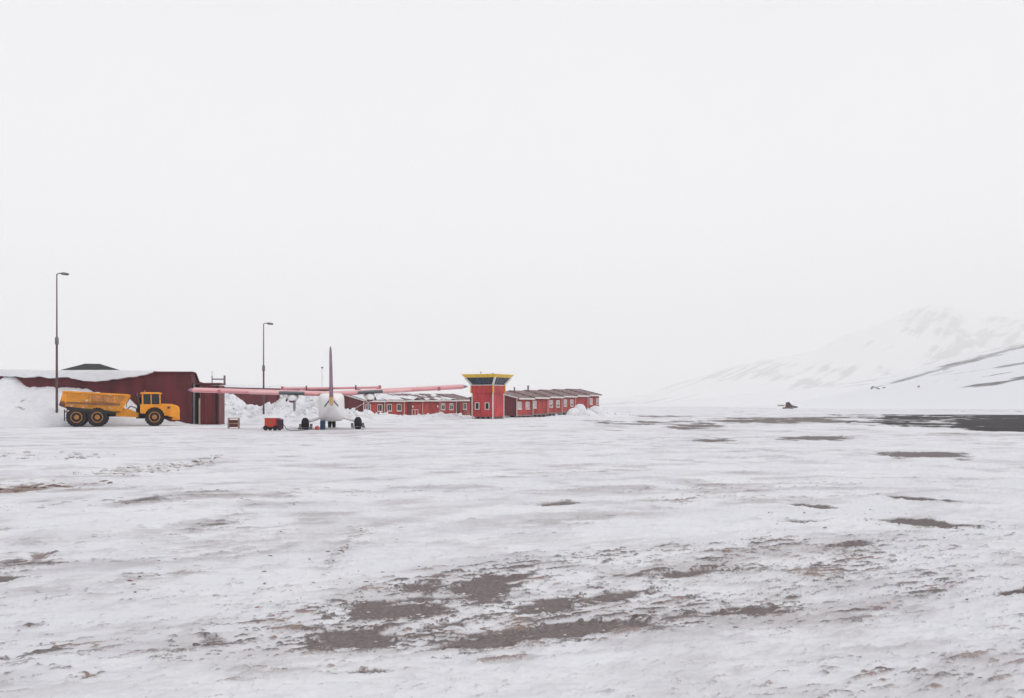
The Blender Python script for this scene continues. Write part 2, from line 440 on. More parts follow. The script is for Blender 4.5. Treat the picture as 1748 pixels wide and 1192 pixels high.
def ground_mesh():
    h = F * EYE
    rr = list(np.geomspace(0.6, 4.6, 26)[:-1])
    q = np.arange(h / 4.6, 36.0, -1.0)                # one photograph pixel per ring
    rr += list(h / q)
    rr += list(np.geomspace(h / 36.0, 12800, 120)[1:])
    rr = np.array(rr)
    a = np.linspace(R(-31), R(31), 1080)
    side = R(31) + (R(180) - R(31)) * np.linspace(0, 1, 60)[1:] ** 1.6
    ang = np.concatenate((-side[::-1], a, side[:-1]))
    nr, na = len(rr), len(ang)
    jit = (_h(np.arange(nr)[:, None] + np.zeros((1, na)), np.arange(na)[None, :] + np.zeros((nr, 1)), 5) - 0.5)
    RR = rr[:, None] * np.ones((1, na)); AA = ang[None, :] * np.ones((nr, 1))
    X = RR * np.sin(AA); Y = RR * np.cos(AA)
    # frames of reference for windblown streaks (they run to the right and away)
    def streak(ang, la, lw, seed, oc=4):
        c, s = math.cos(ang), math.sin(ang)
        return fbm((X * c + Y * s) / la, (-X * s + Y * c) / lw, seed, oc, 0.55)
    edge = streak(R(22), .22, .075, 3, 5) - .5
    big = streak(R(25), 6, 1.8, 11, 4)
    dist = np.sqrt(X * X + Y * Y)
    far = sstep(14, 60, dist)
    dirt = np.zeros_like(X); tone = np.full_like(X, 0.42); zone = np.zeros_like(X); soft = np.zeros_like(X); track = np.zeros_like(X); recess = np.zeros_like(X)
    edge_m = (streak(R(10), .9, 1.3, 73, 6) - .5) * 1.25
    edge_f = (streak(R(6), 2.4, 7.0, 71, 6) - .5) * 1.25
    wm, wf = sstep(11, 20, dist), sstep(45, 75, dist)
    edge = (edge * (1 - wm) + edge_m * wm) * (1 - wf) + edge_f * wf
    Yf = np.maximum(Y, .3)
    gx = 874 + F * X / Yf; gy = 693 + h / Yf                 # bearing and depression of each ground point
    gaps = sstep(.56, .70, streak(R(3), 5.0, 9.0, 201, 5))
    for (x1, y1, x2, y2, ht, tn, st) in PATCH:
        c = ground_px((x1 + x2) / 2, (y1 + y2) / 2)
        L = math.hypot(x2 - x1, y2 - y1) / 2; d = ((x2 - x1) / (2 * L), (y2 - y1) / (2 * L))
        dx, dy = gx - (x1 + x2) / 2, gy - (y1 + y2) / 2
        e = np.sqrt(((dx * d[0] + dy * d[1]) / L) ** 2 + ((-dx * d[1] + dy * d[0]) / ht) ** 2)
        e = e + edge * (2.0 if st > .9 else 2.6)
        if st >= .9:
            m = sstep(1.5, .55, e) * min(st, 1.25)
            if c[1] > 60: m = m * (1 - (.45 if tn > .85 else .75) * gaps)
            tone = np.where((m > dirt) & (m > .2), tn, tone)
            dirt = np.maximum(dirt, m)
            recess = np.maximum(recess, sstep(1.3, .6, e))
        else:
            soft = np.maximum(soft, sstep(1.7, .1, e) * st)
        zone = np.maximum(zone, sstep(3.0, .8, e) * (0.6 if c[1] < 12 else .3) * (1 if st > .85 else .5))
    for (pts, wd, st) in TRACK:
        for (x1, y1), (x2, y2) in zip(pts[:-1], pts[1:]):
            t = np.clip(((gx - x1) * (x2 - x1) + (gy - y1) * (y2 - y1)) / ((x2 - x1) ** 2 + (y2 - y1) ** 2), 0, 1)
            dd = np.abs(gy - (y1 + (y2 - y1) * t)) + .12 * np.abs(gx - (x1 + (x2 - x1) * t))
            track = np.maximum(track, st * sstep(1.0, .15, dd / (wd * (1 + 1.2 * edge))))
    # speckle of grit, denser in wheel-worn bands
    dens = np.clip(1.1 * zone + .40 * soft + .5 * sstep(.48, .70, big) + .03, 0, 1)
    s1 = streak(R(24), .085, .038, 21, 5)
    s2 = streak(R(30), .24, .10, 41, 5)
    s3 = streak(R(14), .9, .8, 61, 5) * (1 - wf) + streak(R(8), 2.6, 5.0, 62, 5) * wf
    s4 = streak(R(24), 1.6, .5, 87, 5)
    near = 1 - sstep(9, 22, dist)
    sp = np.maximum(sstep(.665 - .16 * dens, .82 - .15 * dens, s1) * near,
                    np.maximum(sstep(.68 - .16 * dens, .84 - .15 * dens, s2) * (1 - sstep(16, 45, dist)),
                               sstep(.66 - .14 * dens, .86 - .14 * dens, s3) * sstep(9, 16, dist) * .8))
    tsp = vnoise(X * 2.3, Y * 2.3, 77)
    tone = np.where((sp > dirt), np.where(tsp > .28, .52, .25), tone)
    dirt = np.maximum(dirt, sp * (.46 + .5 * dens))
    mott = np.where(dist < 14, s2, s3)
    film = (.55 * soft * sstep(.36, .62, mott) + .42 * zone * sstep(.38, .66, mott) + .26 * sstep(.42, .70, s4) * sstep(.40, .64, mott) * (1 - .25 * sstep(14, 40, dist))
            + .26 * sstep(.44, .68, s3) * sstep(.40, .60, big) + .20 * sstep(.50, .66, streak(R(34), 5.5, 1.3, 301, 4)) * sstep(.38, .6, s3) + track * sstep(.30, .6, mott) + .07 * (1 - sstep(6, 16, dist)) * sstep(.3, .6, s4))  # last term greys the snow a little more towards the camera
    film = np.clip(film, 0, .62)
    # relief: low undulation, wind ribs, clods; bare patches lie lower than the snow
    Z = (.16 * (fbm(X / 9, Y / 9, 5, 3) - .5) * sstep(3, 12, dist)
         + .055 * (streak(R(25), 1.1, .42, 8, 3) - .5) + .050 * (s2 - .5) + .022 * (s1 - .5)) * (1 - .6 * sstep(30, 90, dist))
    Z = Z - .022 * recess + .012 * sp * (1 - recess) * (1 - far)
    Z = Z * (1 - sstep(200, 400, dist)) 
    co = np.stack((X, Y, Z), -1).reshape(-1, 3)
    i = np.arange(nr - 1)[:, None] * na; j = np.arange(na)[None, :]
    jn = (j + 1) % na
    faces = np.stack((i + j, i + jn, i + na + jn, i + na + j), -1).reshape(-1, 4)
    return co, faces, dict(dirt=dirt.ravel(), tone=tone.ravel(), film=film.ravel()), na


def grid_object(name, co, faces, mat_, attrs=None, centre=None):
    if centre is not None:
        co = np.vstack((co, [centre[0]])); 
    me = bpy.data.meshes.new(name)
    n = len(co)
    tri = centre[1] if centre is not None else []
    nl = faces.size + 3 * len(tri)
    me.vertices.add(n); me.vertices.foreach_set('co', co.astype(np.float32).ravel())
    me.loops.add(nl); me.polygons.add(len(faces) + len(tri))
    loops = faces.ravel()
    if len(tri): loops = np.concatenate((loops, np.array(tri).ravel()))
    me.loops.foreach_set('vertex_index', loops.astype(np.int32))
    st = np.arange(len(faces)) * 4
    if len(tri): st = np.concatenate((st, len(faces) * 4 + 3 * np.arange(len(tri))))
    me.polygons.foreach_set('loop_start', st.astype(np.int32))
    me.polygons.foreach_set('use_smooth', np.ones(len(st), dtype=bool))
    me.update(calc_edges=True)
    for k, v in (attrs or {}).items():
        if len(v) < n: v = np.concatenate((v, np.zeros(n - len(v))))
        at = me.attributes.new(k, 'FLOAT', 'POINT'); at.data.foreach_set('value', v.astype(np.float32))
    me.materials.append(mat_)
    o = bpy.data.objects.new(name, me); COL.objects.link(o)
    return o


co, fa, at, na = ground_mesh()
nc = len(co)
tri = [(nc, (j + 1) % na, j) for j in range(na)]
g = grid_object('ground', co, fa, M['ground'], at, ((0, 0, co[:na, 2].mean()), tri))
tag(g, 'windblown dirty snow over the gravel apron', kind='structure')


def field(name, x0, x1, y0, y1, step, fun, mat_, attrs=None, kind='structure', label=None, origin=None, ax=None):
    """A piece of terrain as a height field; ax gives two horizontal axes if it is not square to the view."""
    nx, ny = int((x1 - x0) / step) + 1, int((y1 - y0) / step) + 1
    U, V = np.meshgrid(np.linspace(x0, x1, nx), np.linspace(y0, y1, ny))
    if ax is None: X, Y = U, V
    else:
        X = origin[0] + ax[0][0] * U + ax[1][0] * V; Y = origin[1] + ax[0][1] * U + ax[1][1] * V
    Z = fun(X, Y, U, V)
    if isinstance(Z, tuple): X, Y, Z = Z
    co = np.stack((X, Y, Z), -1).reshape(-1, 3)
    i = np.arange(ny - 1)[:, None] * nx; j = np.arange(nx - 1)[None, :]
    faces = np.stack((i + j, i + j + 1, i + nx + j + 1, i + nx + j), -1).reshape(-1, 4)
    A = {k: f(X, Y, Z).ravel() for k, f in (attrs or {}).items()}
    o = grid_object(name, co, faces, mat_, A)
    tag(o, label, kind=kind)
    return o


def interp(x, pts):
    return np.interp(x, [p[0] for p in pts], [p[1] for p in pts])


# ------------------------------------------------------------------ hills on the right
def seg_mask(X, Y, Z, segs):
    """Rock bands on a slope: ends and half width as seen from the apron, laid on the slope in metres."""
    sx = 874 + F * X / Y; sy = 693 - F * (Z - EYE) / Y
    m = np.zeros_like(X)
    for (x1, y1, x2, y2, ht, st) in segs:
        L = math.hypot(x2 - x1, y2 - y1); dx, dy = (x2 - x1) / L, (y2 - y1) / L
        al = (sx - (x1 + x2) / 2) * dx + (sy - (y1 + y2) / 2) * dy
        ac = -(sx - (x1 + x2) / 2) * dy + (sy - (y1 + y2) / 2) * dx
        n = fbm(X / 26, Y / 70, int(x1), 6, .72) - .5
        m = np.maximum(m, st * sstep(1.25, .5, np.sqrt((al / (L / 2)) ** 2 + (ac / (ht * .9)) ** 2) + n * 2.8))
    return m


SN, SM, SF = 1.8, 2.6, 2.7        # distances of the three hills


def near_hill(X, Y, U, V):
    X, Y = X / SN, Y / SN
    base = .264 * (X - 222 + (800 - Y) * .15) + 5 * (fbm(X / 60, Y / 60, 3, 4) - .5)
    z = 6 * np.log1p(np.exp(np.clip(base / 6, -30, 30)))
    crest = sstep(1050, 800, Y)
    return z * crest * SN * sstep(242, 345, Y) - 1.2


field('hillside', 90 * SN, 900 * SN, 240 * SN, 1050 * SN, 6, near_hill, M['hill'],
      dict(rock=lambda X, Y, Z: np.maximum(.82 * seg_mask(X, Y, Z, [
          (1500, 660, 1610, 630, 3.0, .8), (1580, 637, 1690, 606, 5.0, .9), (1660, 612, 1800, 580, 4.0, .75), (1640, 661, 1740, 650, 3.0, .95), (1700, 650, 1800, 636, 4.5, 1.0),
          (1655, 647, 1760, 630, 1.6, .8), (1690, 630, 1790, 612, 1.8, .8), (1640, 616, 1720, 606, 1.6, .6), (1600, 652, 1660, 646, 1.2, .5), (1620, 640, 1700, 628, 1.2, .5), (1560, 648, 1640, 630, 1.6, .55)]),
          .36 * sstep(.60, .78, fbm(X / 70, Y / 280, 19, 4)) * sstep(750, 1100, Y))))


def mid_hill(X, Y, U, V):
    X, Y = X / SM, Y / SM
    sx = 874 + F * X / Y
    prof = interp(sx, [(700, 694), (980, 692), (1100, 687), (1250, 676), (1420, 655), (1521, 639), (1611, 611), (1682, 597), (1748, 580), (1900, 556), (2200, 530)])
    top = (693 - prof) / F * 1500
    t = sstep(1000, 1500, Y) * sstep(2000, 1550, Y)
    return SM * top * t * (.85 + .3 * fbm(X / 110, Y / 110, 23, 5)) - 2


field('foothill', -150 * SM, 1500 * SM, 900 * SM, 2000 * SM, 24, mid_hill, M['hill'],
      dict(rock=lambda X, Y, Z: np.clip(.75 * sstep(.52, .72, fbm((X + .35 * Y) / 260, Y / 90, 29, 7, .66)) * sstep(15, 60, Z) + .16 * sstep(12, 60, Z), 0, 1)))


def far_mountain(X, Y, U, V):
    X, Y = X / SF, Y / SF
    sx = 874 + F * X / Y
    prof = interp(sx, [(800, 693), (1000, 686), (1100, 672), (1200, 645), (1300, 613), (1400, 590), (1470, 565), (1560, 541), (1625, 525), (1680, 548), (1748, 552), (1900, 520), (2300, 560)])
    top = (693 - prof) / F * 3400
    t = sstep(2300, 3400, Y) ** .8 * sstep(4300, 3500, Y)
    r = 1 - np.abs(2 * fbm((X - .4 * Y) / 420, (Y + .2 * X) / 900, 31, 5) - 1)
    return SF * top * t * (.72 + .36 * r) - 3


field('mountain', 0, 3000 * SF, 2250 * SF, 4300 * SF, 21, far_mountain, M['hill'],
      dict(rock=lambda X, Y, Z: np.clip(1.0 * sstep(.44, .68, .55 * fbm((X - .75 * Y) / 95, (Y + .3 * X) / 800, 37, 5, .7) + .45 * fbm((X + .3 * Y) / 420, Y / 900, 38, 5, .6)), 0, 1)))

# ------------------------------------------------------------------ building axes
TH = R(63)
u = np.array((math.cos(TH), math.sin(TH)))       # along the rows, away to the right
v = np.array((-math.sin(TH), math.cos(TH)))      # along the gable ends, away to the left


# ------------------------------------------------------------------ hangar on the left, half drifted over
TH_H = R(95)
uh = np.array((math.cos(TH_H), math.sin(TH_H))); vh = np.array((-math.sin(TH_H), math.cos(TH_H)))
HC = np.array(((327 - 874) / F * 87, 87.0))
hg = empty('hangar', (HC[0], HC[1], 0), TH_H)
tag(hg, 'long maroon hangar half buried in drifted snow behind the yellow dump truck', 'hangar')
HT, HB = 4.5, 3.7                 # height at the front wall and at the back
MB().prism([(0, -.3), (9, -.3), (9, HB - .3), (2.4, HB), (1.1, HT - .04), (0, HT)], 0, 30, 'y').build('wall', M['maroon'], hg)
MB().box(-.12, -.003, -.03, .25, -.3, HT - .02).build('corner_post', M['maroon'], hg)
MB().prism([(-.16, HT + .02), (1.12, HT - .02), (2.42, HB + .02), (9.2, HB - .28), (9.2, HB - .18), (2.5, HB + .13), (1.2, HT + .09), (-.16, HT + .14)], -.14, 30.1, 'y').build('roof_plate', M['maroon'], hg)
for k in range(1, 8):
    MB().box(-.05, -.002, k * 4.0 - .06, k * 4.0 + .06, -.3, HT - .02).build('wall_batten', M['maroon'], hg)
# the door bay at the right-hand corner: rail, slot of painted shade, posts and the stacked door leaves
MB().box(-.04, .10, -.30, -.14, -.2, 3.6).build('guide_rail', M['steel'], hg)
MB().box(.35, .45, -.62, -.143, -.2, 3.5).build('door_shade_panel', M['dark'], hg)  # solid panel, the bay's inside shade put into its colour
MB().box(.02, .16, -.72, -.60, -.2, 2.3).build('guide_post', M['timber'], hg)
MB().box(.2, 2.6, -2.32, -.74, -.3, 3.45).build('door_leaf', M['maroon'], hg)
MB().box(.1, 2.7, -2.40, -.15, 3.513, 3.66).build('leaf_cap', M['maroon'], hg)
for yy in (-.86, -1.92):
    MB().box(.12, .197, yy - .07, yy + .07, -.3, 3.44).build('leaf_post', M['maroon'], hg)
MB().box(.10, .197, -2.16, -2.06, -.3, 3.44).build('leaf_shade_strip', M['dark'], hg)  # near-black strip, shade between the leaves painted on
MB().box(.08, .197, -2.34, -2.24, -.5, 3.44).build('leaf_post', M['maroon'], hg)
m = MB(); m.tube([(1.2, -1.5, 3.663), (1.2, -1.5, 4.3)], .045); m.tube([(1.4, -2.55, 3.5), (1.4, -2.55, 4.35)], .09); m.tube([(1.2, -1.5, 4.02), (1.4, -2.55, 4.02)], .055)
m.tube([(1.2, -1.5, 4.3), (1.2, -1.5, 4.75)], .02)
m.build('roof_antenna_frame', M['steel'], hg)

# roof snow: a cornice draped over the upper wall, thinning out towards the right-hand corner
def cornice():
    ys = np.linspace(3.2, 29.8, 170)
    rings = []
    low = interp(ys, [(3.2, HT + .05), (3.6, HT - .05), (4.6, HT - .38), (6.5, HT - .56), (8.2, HT - .72), (9.2, HT - .66), (10.2, HT - .45), (12, HT - .40), (14.2, HT - .40), (15, HT - .3), (30, HT - .3)])
    low = low + .34 * (fbm(ys / .9, ys * 0, 3, 5, .6) - .5)
    up = interp(ys, [(3.2, HT + .15), (6, HT + .19), (30, HT + .18)]) + .08 * (fbm(ys / 3, ys * 0, 9, 3) - .5)
    for yy, lo, hi in zip(ys, low, up):
        bul = .16 + .3 * (HT + .1 - lo)
        rings.append([(-.06, yy, lo), (-bul * 1.25 - .12, yy, lo + .03), (-bul * 1.2 - .12, yy, lo + .10), (-.24, yy, max(lo + .12, HT + .19)), (.9, yy, hi + .10), (1.4, yy, hi - .05), (4, yy, hi - .35), (8.9, yy, hi - .85), (8.9, yy, HB - .15), (-.03, yy, HT + .16)])
    return MB().rings(rings)
cornice().build('roof_snow', M['snow'], hg, smooth=True)

# drift against the hangar
def hangar_drift(X, Y, U, V):
    # U along the wall (to the left), V distance in front of it
    crest = interp(U, [(-8, -.4), (-2, -.1), (0, .1), (1.0, .35), (2.5, .5), (3.8, .6), (4.4, 1.5), (4.9, 2.0), (5.4, 2.4), (6.2, 2.35), (7.4, 2.7), (8.4, 3.0), (9.6, 3.2), (13.6, 3.3), (14.0, 3.5), (14.6, 4.2), (15.1, 4.5), (15.6, 4.45), (16.1, 4.0), (17, 4.0), (30, 3.9), (40, 3.8)])
    crest = crest + .25 * (fbm(U / 1.5, U * 0, 57, 4) - .5) * sstep(6, 9, U)
    reach = interp(U, [(-8, 3), (0, 2.4), (3, 3.2), (5, 4.0), (9, 6.5), (16, 9), (40, 12)])
    t = np.clip(1 - V / reach, 0, 1)
    z = crest * t ** 1.25
    z = z + (.6 * (fbm(X / 1.4, Y / 1.4, 51, 5) - .5) + .25 * (fbm(X / .4, Y / .4, 53, 3) - .5)) * sstep(0, .25, t) * sstep(0, .5, crest)
    return z - .12 + .1 * sstep(0, .1, t)
field('snow_drift', -8, 40, -1.5, 13, .16, hangar_drift, M['ground'],
      dict(dirt=lambda X, Y, Z: .75 * sstep(.66, .76, fbm(X / 1.2, Y / 1.2, 59, 4)) * sstep(.5, .62, fbm(X / 4, Y / 4, 60, 2)), tone=lambda X, Y, Z: X * 0 + .6, film=lambda X, Y, Z: .10 * sstep(.45, .7, fbm(X / 2, Y / 2, 58, 4))),
      origin=HC, ax=(vh, -uh), label='tall drift of snow banked against the maroon hangar')

# building with the dark hipped roof behind the hangar
hp = px(158, 693, 132)
hb = empty('hipped_roof_house', (hp.x, hp.y, 0), R(20))
tag(hb, 'building with dark hipped roof rising behind the snowy hangar roof', 'building')
MB().box(-4.3, 4.3, -3.5, 3.5, -.2, 5.9).build('wall', M['maroon'], hb)
MB().add([(-4.9, -4.1, 5.85), (4.9, -4.1, 5.85), (4.9, 4.1, 5.85), (-4.9, 4.1, 5.85), (-1.1, -.4, 7.15), (1.1, -.4, 7.15), (1.1, .4, 7.15), (-1.1, .4, 7.15)],
         [(3, 2, 1, 0), (0, 1, 5, 4), (1, 2, 6, 5), (2, 3, 7, 6), (3, 0, 4, 7), (4, 5, 6, 7)]).build('roof', M['darkroof'], hb)
MB().box(-1.0, 1.0, -.35, .35, 7.153, 7.22).build('ridge_cap', M['steel'], hb)

# long maroon service building behind the heaps
sv = px(378, 693, 140)
sb = empty('service_building', (sv.x, sv.y, 0), TH)
tag(sb, 'long low maroon building behind the ploughed snow heaps and the aircraft wing', 'building')
MB().box(0, 24, 0, 9, -.3, 4.05).build('wall', M['maroon'], sb)
MB().box(-.25, 24.2, -.3, 9.3, 4.053, 4.28).build('roof_edge', M['maroon'], sb)
MB().prism([(-.2, 4.283), (9.2, 4.283), (8.8, 4.5), (4.5, 4.85), (.3, 4.42)], -.2, 24.1, 'x').build('roof_snow', M['snow'], sb)
for k in range(1, 6):
    MB().box(k * 4 - .05, k * 4 + .05, -.05, -.002, -.3, 4.04).build('wall_batten', M['maroon'], sb)

# ------------------------------------------------------------------ accommodation rows: six modules each
def window(parent, x, z, w, h, pane, y=-.0, fr=.11, curt=0.0):
    """Window in a wall whose face is y, looking along -y."""
    m = MB()
    m.box(x - w / 2, x - w / 2 + fr, y - .07, y - .002, z - h / 2, z + h / 2)
    m.box(x + w / 2 - fr, x + w / 2, y - .07, y - .002, z - h / 2, z + h / 2)
    m.box(x - w / 2 + fr, x + w / 2 - fr, y - .07, y - .002, z + h / 2 - fr, z + h / 2)
    m.box(x - w / 2 + fr, x + w / 2 - fr, y - .07, y - .002, z - h / 2, z - h / 2 + fr)
    m.box(x - .025, x + .025, y - .05, y - .012, z - h / 2 + fr, z + h / 2 - fr)
    o = m.build('window', M['white'], parent)
    MB().box(x - w / 2 + fr, x + w / 2 - fr, y - .010, y - .003, z - h / 2 + fr, z + h / 2 - fr).build('pane', pane, o)
    MB().box(x - w / 2 - .05, x + w / 2 + .05, y - .12, y - .072, z - h / 2 - .05, z - h / 2).build('sill', M['white'], o)
    if curt > 0:
        MB().box(x - w / 2 + fr + .01, x + w / 2 - fr - .01, y - .0125, y - .0105, z + h / 2 - fr - (h - 2 * fr) * curt, z + h / 2 - fr - .004).build('curtain', M['curtain'], o)
    return o


ML, RW = 5.17, 7.4                      # module length, row depth


def row(name, corner, z0, hgt, rise, wins, panes, label, snowy, gap, n=6):
    e = empty(name, (corner[0], corner[1], 0), TH)
    tag(e, label, 'building', 'red modular rows on either side of the tower')
    for k in range(n):
        x0, x1 = k * ML, (k + 1) * ML
        zb = z0 + k * rise; zt = zb + hgt
        MB().box(x0 + .004, x1 - .004, 0, RW, zb, zt).build('module_wall', M['red'], e)
        if k == 0:   # gable end board wall, filled up to the roof slope
            MB().prism([(.003, zb), (RW - .003, zb), (RW - .003, zt), (RW / 2, zt + .92), (.003, zt)], -.05, .002, 'x').build('gable_wall', M['maroon'], e)
        if k == n - 1:
            MB().prism([(.003, zt), (RW - .003, zt), (RW / 2, zt + .92)], x1 - .003, x1 + .02, 'x').build('gable_wall', M['red'], e)
        # roof plates with dark verge, eaves board and downpipe
        ov = .32 if k in (0,) else .0
        zr = zt + .02
        MB().prism([(-.45, zr - .02), (RW / 2, zr + 1.0), (RW + .45, zr - .02), (RW + .45, zr + .08), (RW / 2, zr + 1.10), (-.45, zr + .08)],
                   x0 - ov + .01, x1 - .01 + (.25 if k == n - 1 else 0), 'x').build('roof_panel', M['roof'], e)
        MB().prism([(-.50, zr + .083), (RW / 2, zr + 1.103), (RW / 2, zr + 1.17), (-.50, zr + .17)], x1 - .07, x1 + .07, 'x').build('roof_seam', M['roof'], e)
        if k == 0:
            MB().prism([(-.50, zr - .06), (RW / 2, zr + .96), (RW / 2, zr + 1.12), (-.50, zr + .10)], x0 - ov - .05, x0 - ov + .008, 'x').build('verge_board', M['white'], e)
        MB().box(x0 + .05, x1 - .05, -.52, -.453, zr - .16, zr + .07).build('eaves_board', M['white'], e)
        MB().cyl((x0 + .06, -.09, zb), (x0 + .06, -.09, zt), .055, n=8).build('downpipe', M['white'], e)
        if snowy[k] > 0:
            s = snowy[k]
            nx, ny = 26, 14
            vv = []; ff = []
            for i in range(nx):
                for j in range(ny):
                    xx = x0 + .12 + (ML - .24) * i / (nx - 1); yy = -.42 + (RW / 2 + .35) * j / (ny - 1)
                    sl = zr + .083 + (yy + .45) / (RW / 2 + .45) * 1.02
                    nz = float(fbm(np.array([xx / 1.5]), np.array([yy / 1.1]), 60 + k, 3)[0])
                    edge = min(1, 4 * min(i, nx - 1 - i) / nx + .15) * min(1, 5 * min(j, ny - 1 - j) / ny + .25)
                    hgt_s = (s * .34 * edge) if s > .8 else max(-.05, s * (nz - .70 + .34 * (1 - j / ny)) * 2.2)
                    vv.append((xx, yy, sl + hgt_s * (.7 + .6 * nz) + .004))
            for i in range(nx - 1):
                for j in range(ny - 1):
                    ff.append((i * ny + j, (i + 1) * ny + j, (i + 1) * ny + j + 1, i * ny + j + 1))
            MB().add(vv, ff).build('roof_snow', M['snow'], e, smooth=True)
        if gap:
            for t in (.35, 1.75, 3.2, 4.7):
                MB().box(x0 + t, x0 + t + .4, .1, .5, -.2 + k * rise * .9, zb - .004).build('foundation_block', M['concrete'], e)
            MB().box(x0 + .02, x1 - .02, .7, 1.0, -.2 + k * rise * .8, zb - .006).build('crawl_shade_board', M['dark'], e)  # near-black board painting in the shade under the floor
            MB().box(x0 + .02, x1 - .02, -.05, -.003, zb - .02, zb + .12).build('sill_beam', M['concrete'], e)
    for t in wins:
        k = int(t // ML)
        zc = z0 + k * rise + hgt * .60
        window(e, t, zc, 1.22, 1.08, M['pane'], curt=panes(t))
    return e


RC = np.array(((881 - 874) / F * 140, 140.0))
r_right = row('accommodation_row', RC, .22, 2.46, .14, [1.0, 3.57, 5.95, 11.6, 14.1, 16.9, 19.45, 27.4, 30.3],
              lambda t: random.choice((.7, .9, .99, .99, .8)), 'red modular row with pale curtained windows running right from the tower', [.0, .0, .0, .0, .0, .0], True)
for (t, d, hh, rr_) in ((5.4, 3.0, .55, .10), (10.8, 3.4, .75, .13)):
    k = int(t // ML)
    zr = .22 + k * .14 + 2.46
    m = MB(); m.cyl((t, d, zr + .75), (t, d, zr + .92 + hh), rr_, n=10); m.cyl((t, d, zr + .92 + hh + .003), (t, d, zr + 1.0 + hh), rr_ * 1.6, n=10)
    m.build('chimney', M['steel'], r_right)
LC = np.array(((619.5 - 874) / F * 140, 140.0))
r_left = row('accommodation_row', LC, -.12, 2.45, .045, [1.2, 4.1, 6.5, 9.1, 21.8, 24.4, 28.8],
             lambda t: random.choice((.0, .0, .15, .3)), 'red modular row with snowy roof and dark windows left of the tower', [1.0, .95, .4, .3, .15, .0], False)
for t in (12.7, 20.0):
    k = int(t // ML); zc = -.12 + k * .045 + 1.55
    m = MB(); m.lathe((t, -.003, zc), (0, -1, 0), [(0, .10), (.06, .17), (.14, .17), (.2, .12)], 14)
    m.build('wall_lamp', M['hull'], r_left, smooth=True)
# flat maroon door panels, plank steps and white handrail
MB().box(25.95, 27.1, -.06, -.003, .12, 2.15).build('door', M['maroon'], r_left)  # flat dark panel painting in the shade of the porch recess
MB().box(27.0, 27.06, -.11, -.063, 1.0, 1.15).build('door_handle', M['steel'], r_left)
MB().box(11.3, 12.4, -.05, -.003, .0, 2.05).build('door', M['maroon'], r_left)
MB().box(11.4, 11.46, -.10, -.053, .95, 1.1).build('door_handle', M['steel'], r_left)
m = MB()
for xx in (11.2, 12.0, 12.8):
    m.box(xx, xx + .07, -1.0, -.93, 0, 1.05)
m.box(11.2, 12.87, -1.01, -.92, 1.053, 1.12)
m.build('handrail', M['white'], r_left)
m = MB()
for k in range(5):
    m.box(27.6, 28.7, -.35 - .3 * k, -.08 - .3 * k, .95 - .2 * k, 1.0 - .2 * k)
m.build('stair_tread', M['timber'], r_left)
MB().prism([(-.05, .9), (-.05, 1.12), (-1.75, -.05), (-1.75, -.25)], 28.72, 28.8, 'x').build('stair_stringer', M['timber'], r_left)

# ------------------------------------------------------------------ control tower
TW = 2.86
TCo = np.array(((841 - 874) / F * 125, 125.0))
tw = empty('control_tower', (TCo[0], TCo[1], 0), TH)
tag(tw, 'square red control tower with flared glass cab and yellow rim', 'tower')
MB().box(0, TW, 0, TW, .28, 3.25).build('lower_wall', M['tower_red'], tw)
MB().box(-.13, TW + .13, -.13, TW + .13, 3.253, 4.22).build('upper_wall', M['tower_red'], tw)
MB().box(-.15, TW + .15, -.15, TW + .15, 4.223, 4.31).build('cab_sill', M['white'], tw)
# plinth: concrete blocks with a near-black core, the shade of the gaps painted in
MB().box(.15, TW - .15, .15, TW - .15, -.2, .276).build('plinth', M['dark'], tw)
for i in range(4):
    MB().box(-.02, .14, .12 + i * .72, .45 + i * .72, -.2, .27).build('plinth_block', M['steel'], tw)
    MB().box(.25 + i * .72, .58 + i * .72, -.02, .14, -.2, .27).build('plinth_block', M['steel'], tw)
for (cx_, cy_) in ((0, 0), (TW, 0), (0, TW), (TW, TW)):
    sx_ = -1 if cx_ == 0 else 1; sy_ = -1 if cy_ == 0 else 1
    xx, yy = cx_ + sx_ * .05, cy_ + sy_ * .05
    MB().box(xx - .06, xx + .06, yy - .06, yy + .06, .0, 3.24).build('corner_post', M['white'], tw)
    xx, yy = cx_ + sx_ * .17, cy_ + sy_ * .17
    MB().box(xx - .07, xx + .07, yy - .07, yy + .07, 3.26, 4.218).build('corner_post', M['yellow'], tw)
# flared cab: glazing bands between sloping mullions
z0c, z1c, o0, o1 = 4.313, 5.22, .10, .72


def cabpt(side, t, z, inset=0.0):
    f = (z - z0c) / (z1c - z0c); o = o0 + (o1 - o0) * f - inset
    lo, hi = -o, TW + o
    a = lo + (hi - lo) * t
    return [(a, lo, z), (hi, a, z), (TW - a, hi, z), (lo, TW - a, z)][side]


for side in range(4):
    for k in range(5):
        t0, t1 = k / 5, (k + 1) / 5
        q = [cabpt(side, t0, z0c, .05), cabpt(side, t1, z0c, .05), cabpt(side, t1, z1c, .05), cabpt(side, t0, z1c, .05)]
        q2 = [cabpt(side, t0, z0c, .08), cabpt(side, t1, z0c, .08), cabpt(side, t1, z1c, .08), cabpt(side, t0, z1c, .08)]
        MB().rings([q, q2]).build('cab_pane', M['cabglass'], tw)
        if k:
            MB().cyl(cabpt(side, t0, z0c), cabpt(side, t0, z1c), .028, n=6).build('mullion', M['steel'], tw)
    MB().cyl(cabpt(side, 0, z0c), cabpt(side, 0, z1c), .15, n=8).build('cab_corner_post', M['white'], tw)
MB().box(.3, TW - .3, .3, TW - .3, z0c, z0c + .55).build('control_desk', M['chassis'], tw)
MB().box(-.3, TW + .3, -.3, TW + .3, z1c - .10, z1c - .003).build('cab_ceiling', M['dark'], tw)
lo = .72; hi = 1.02
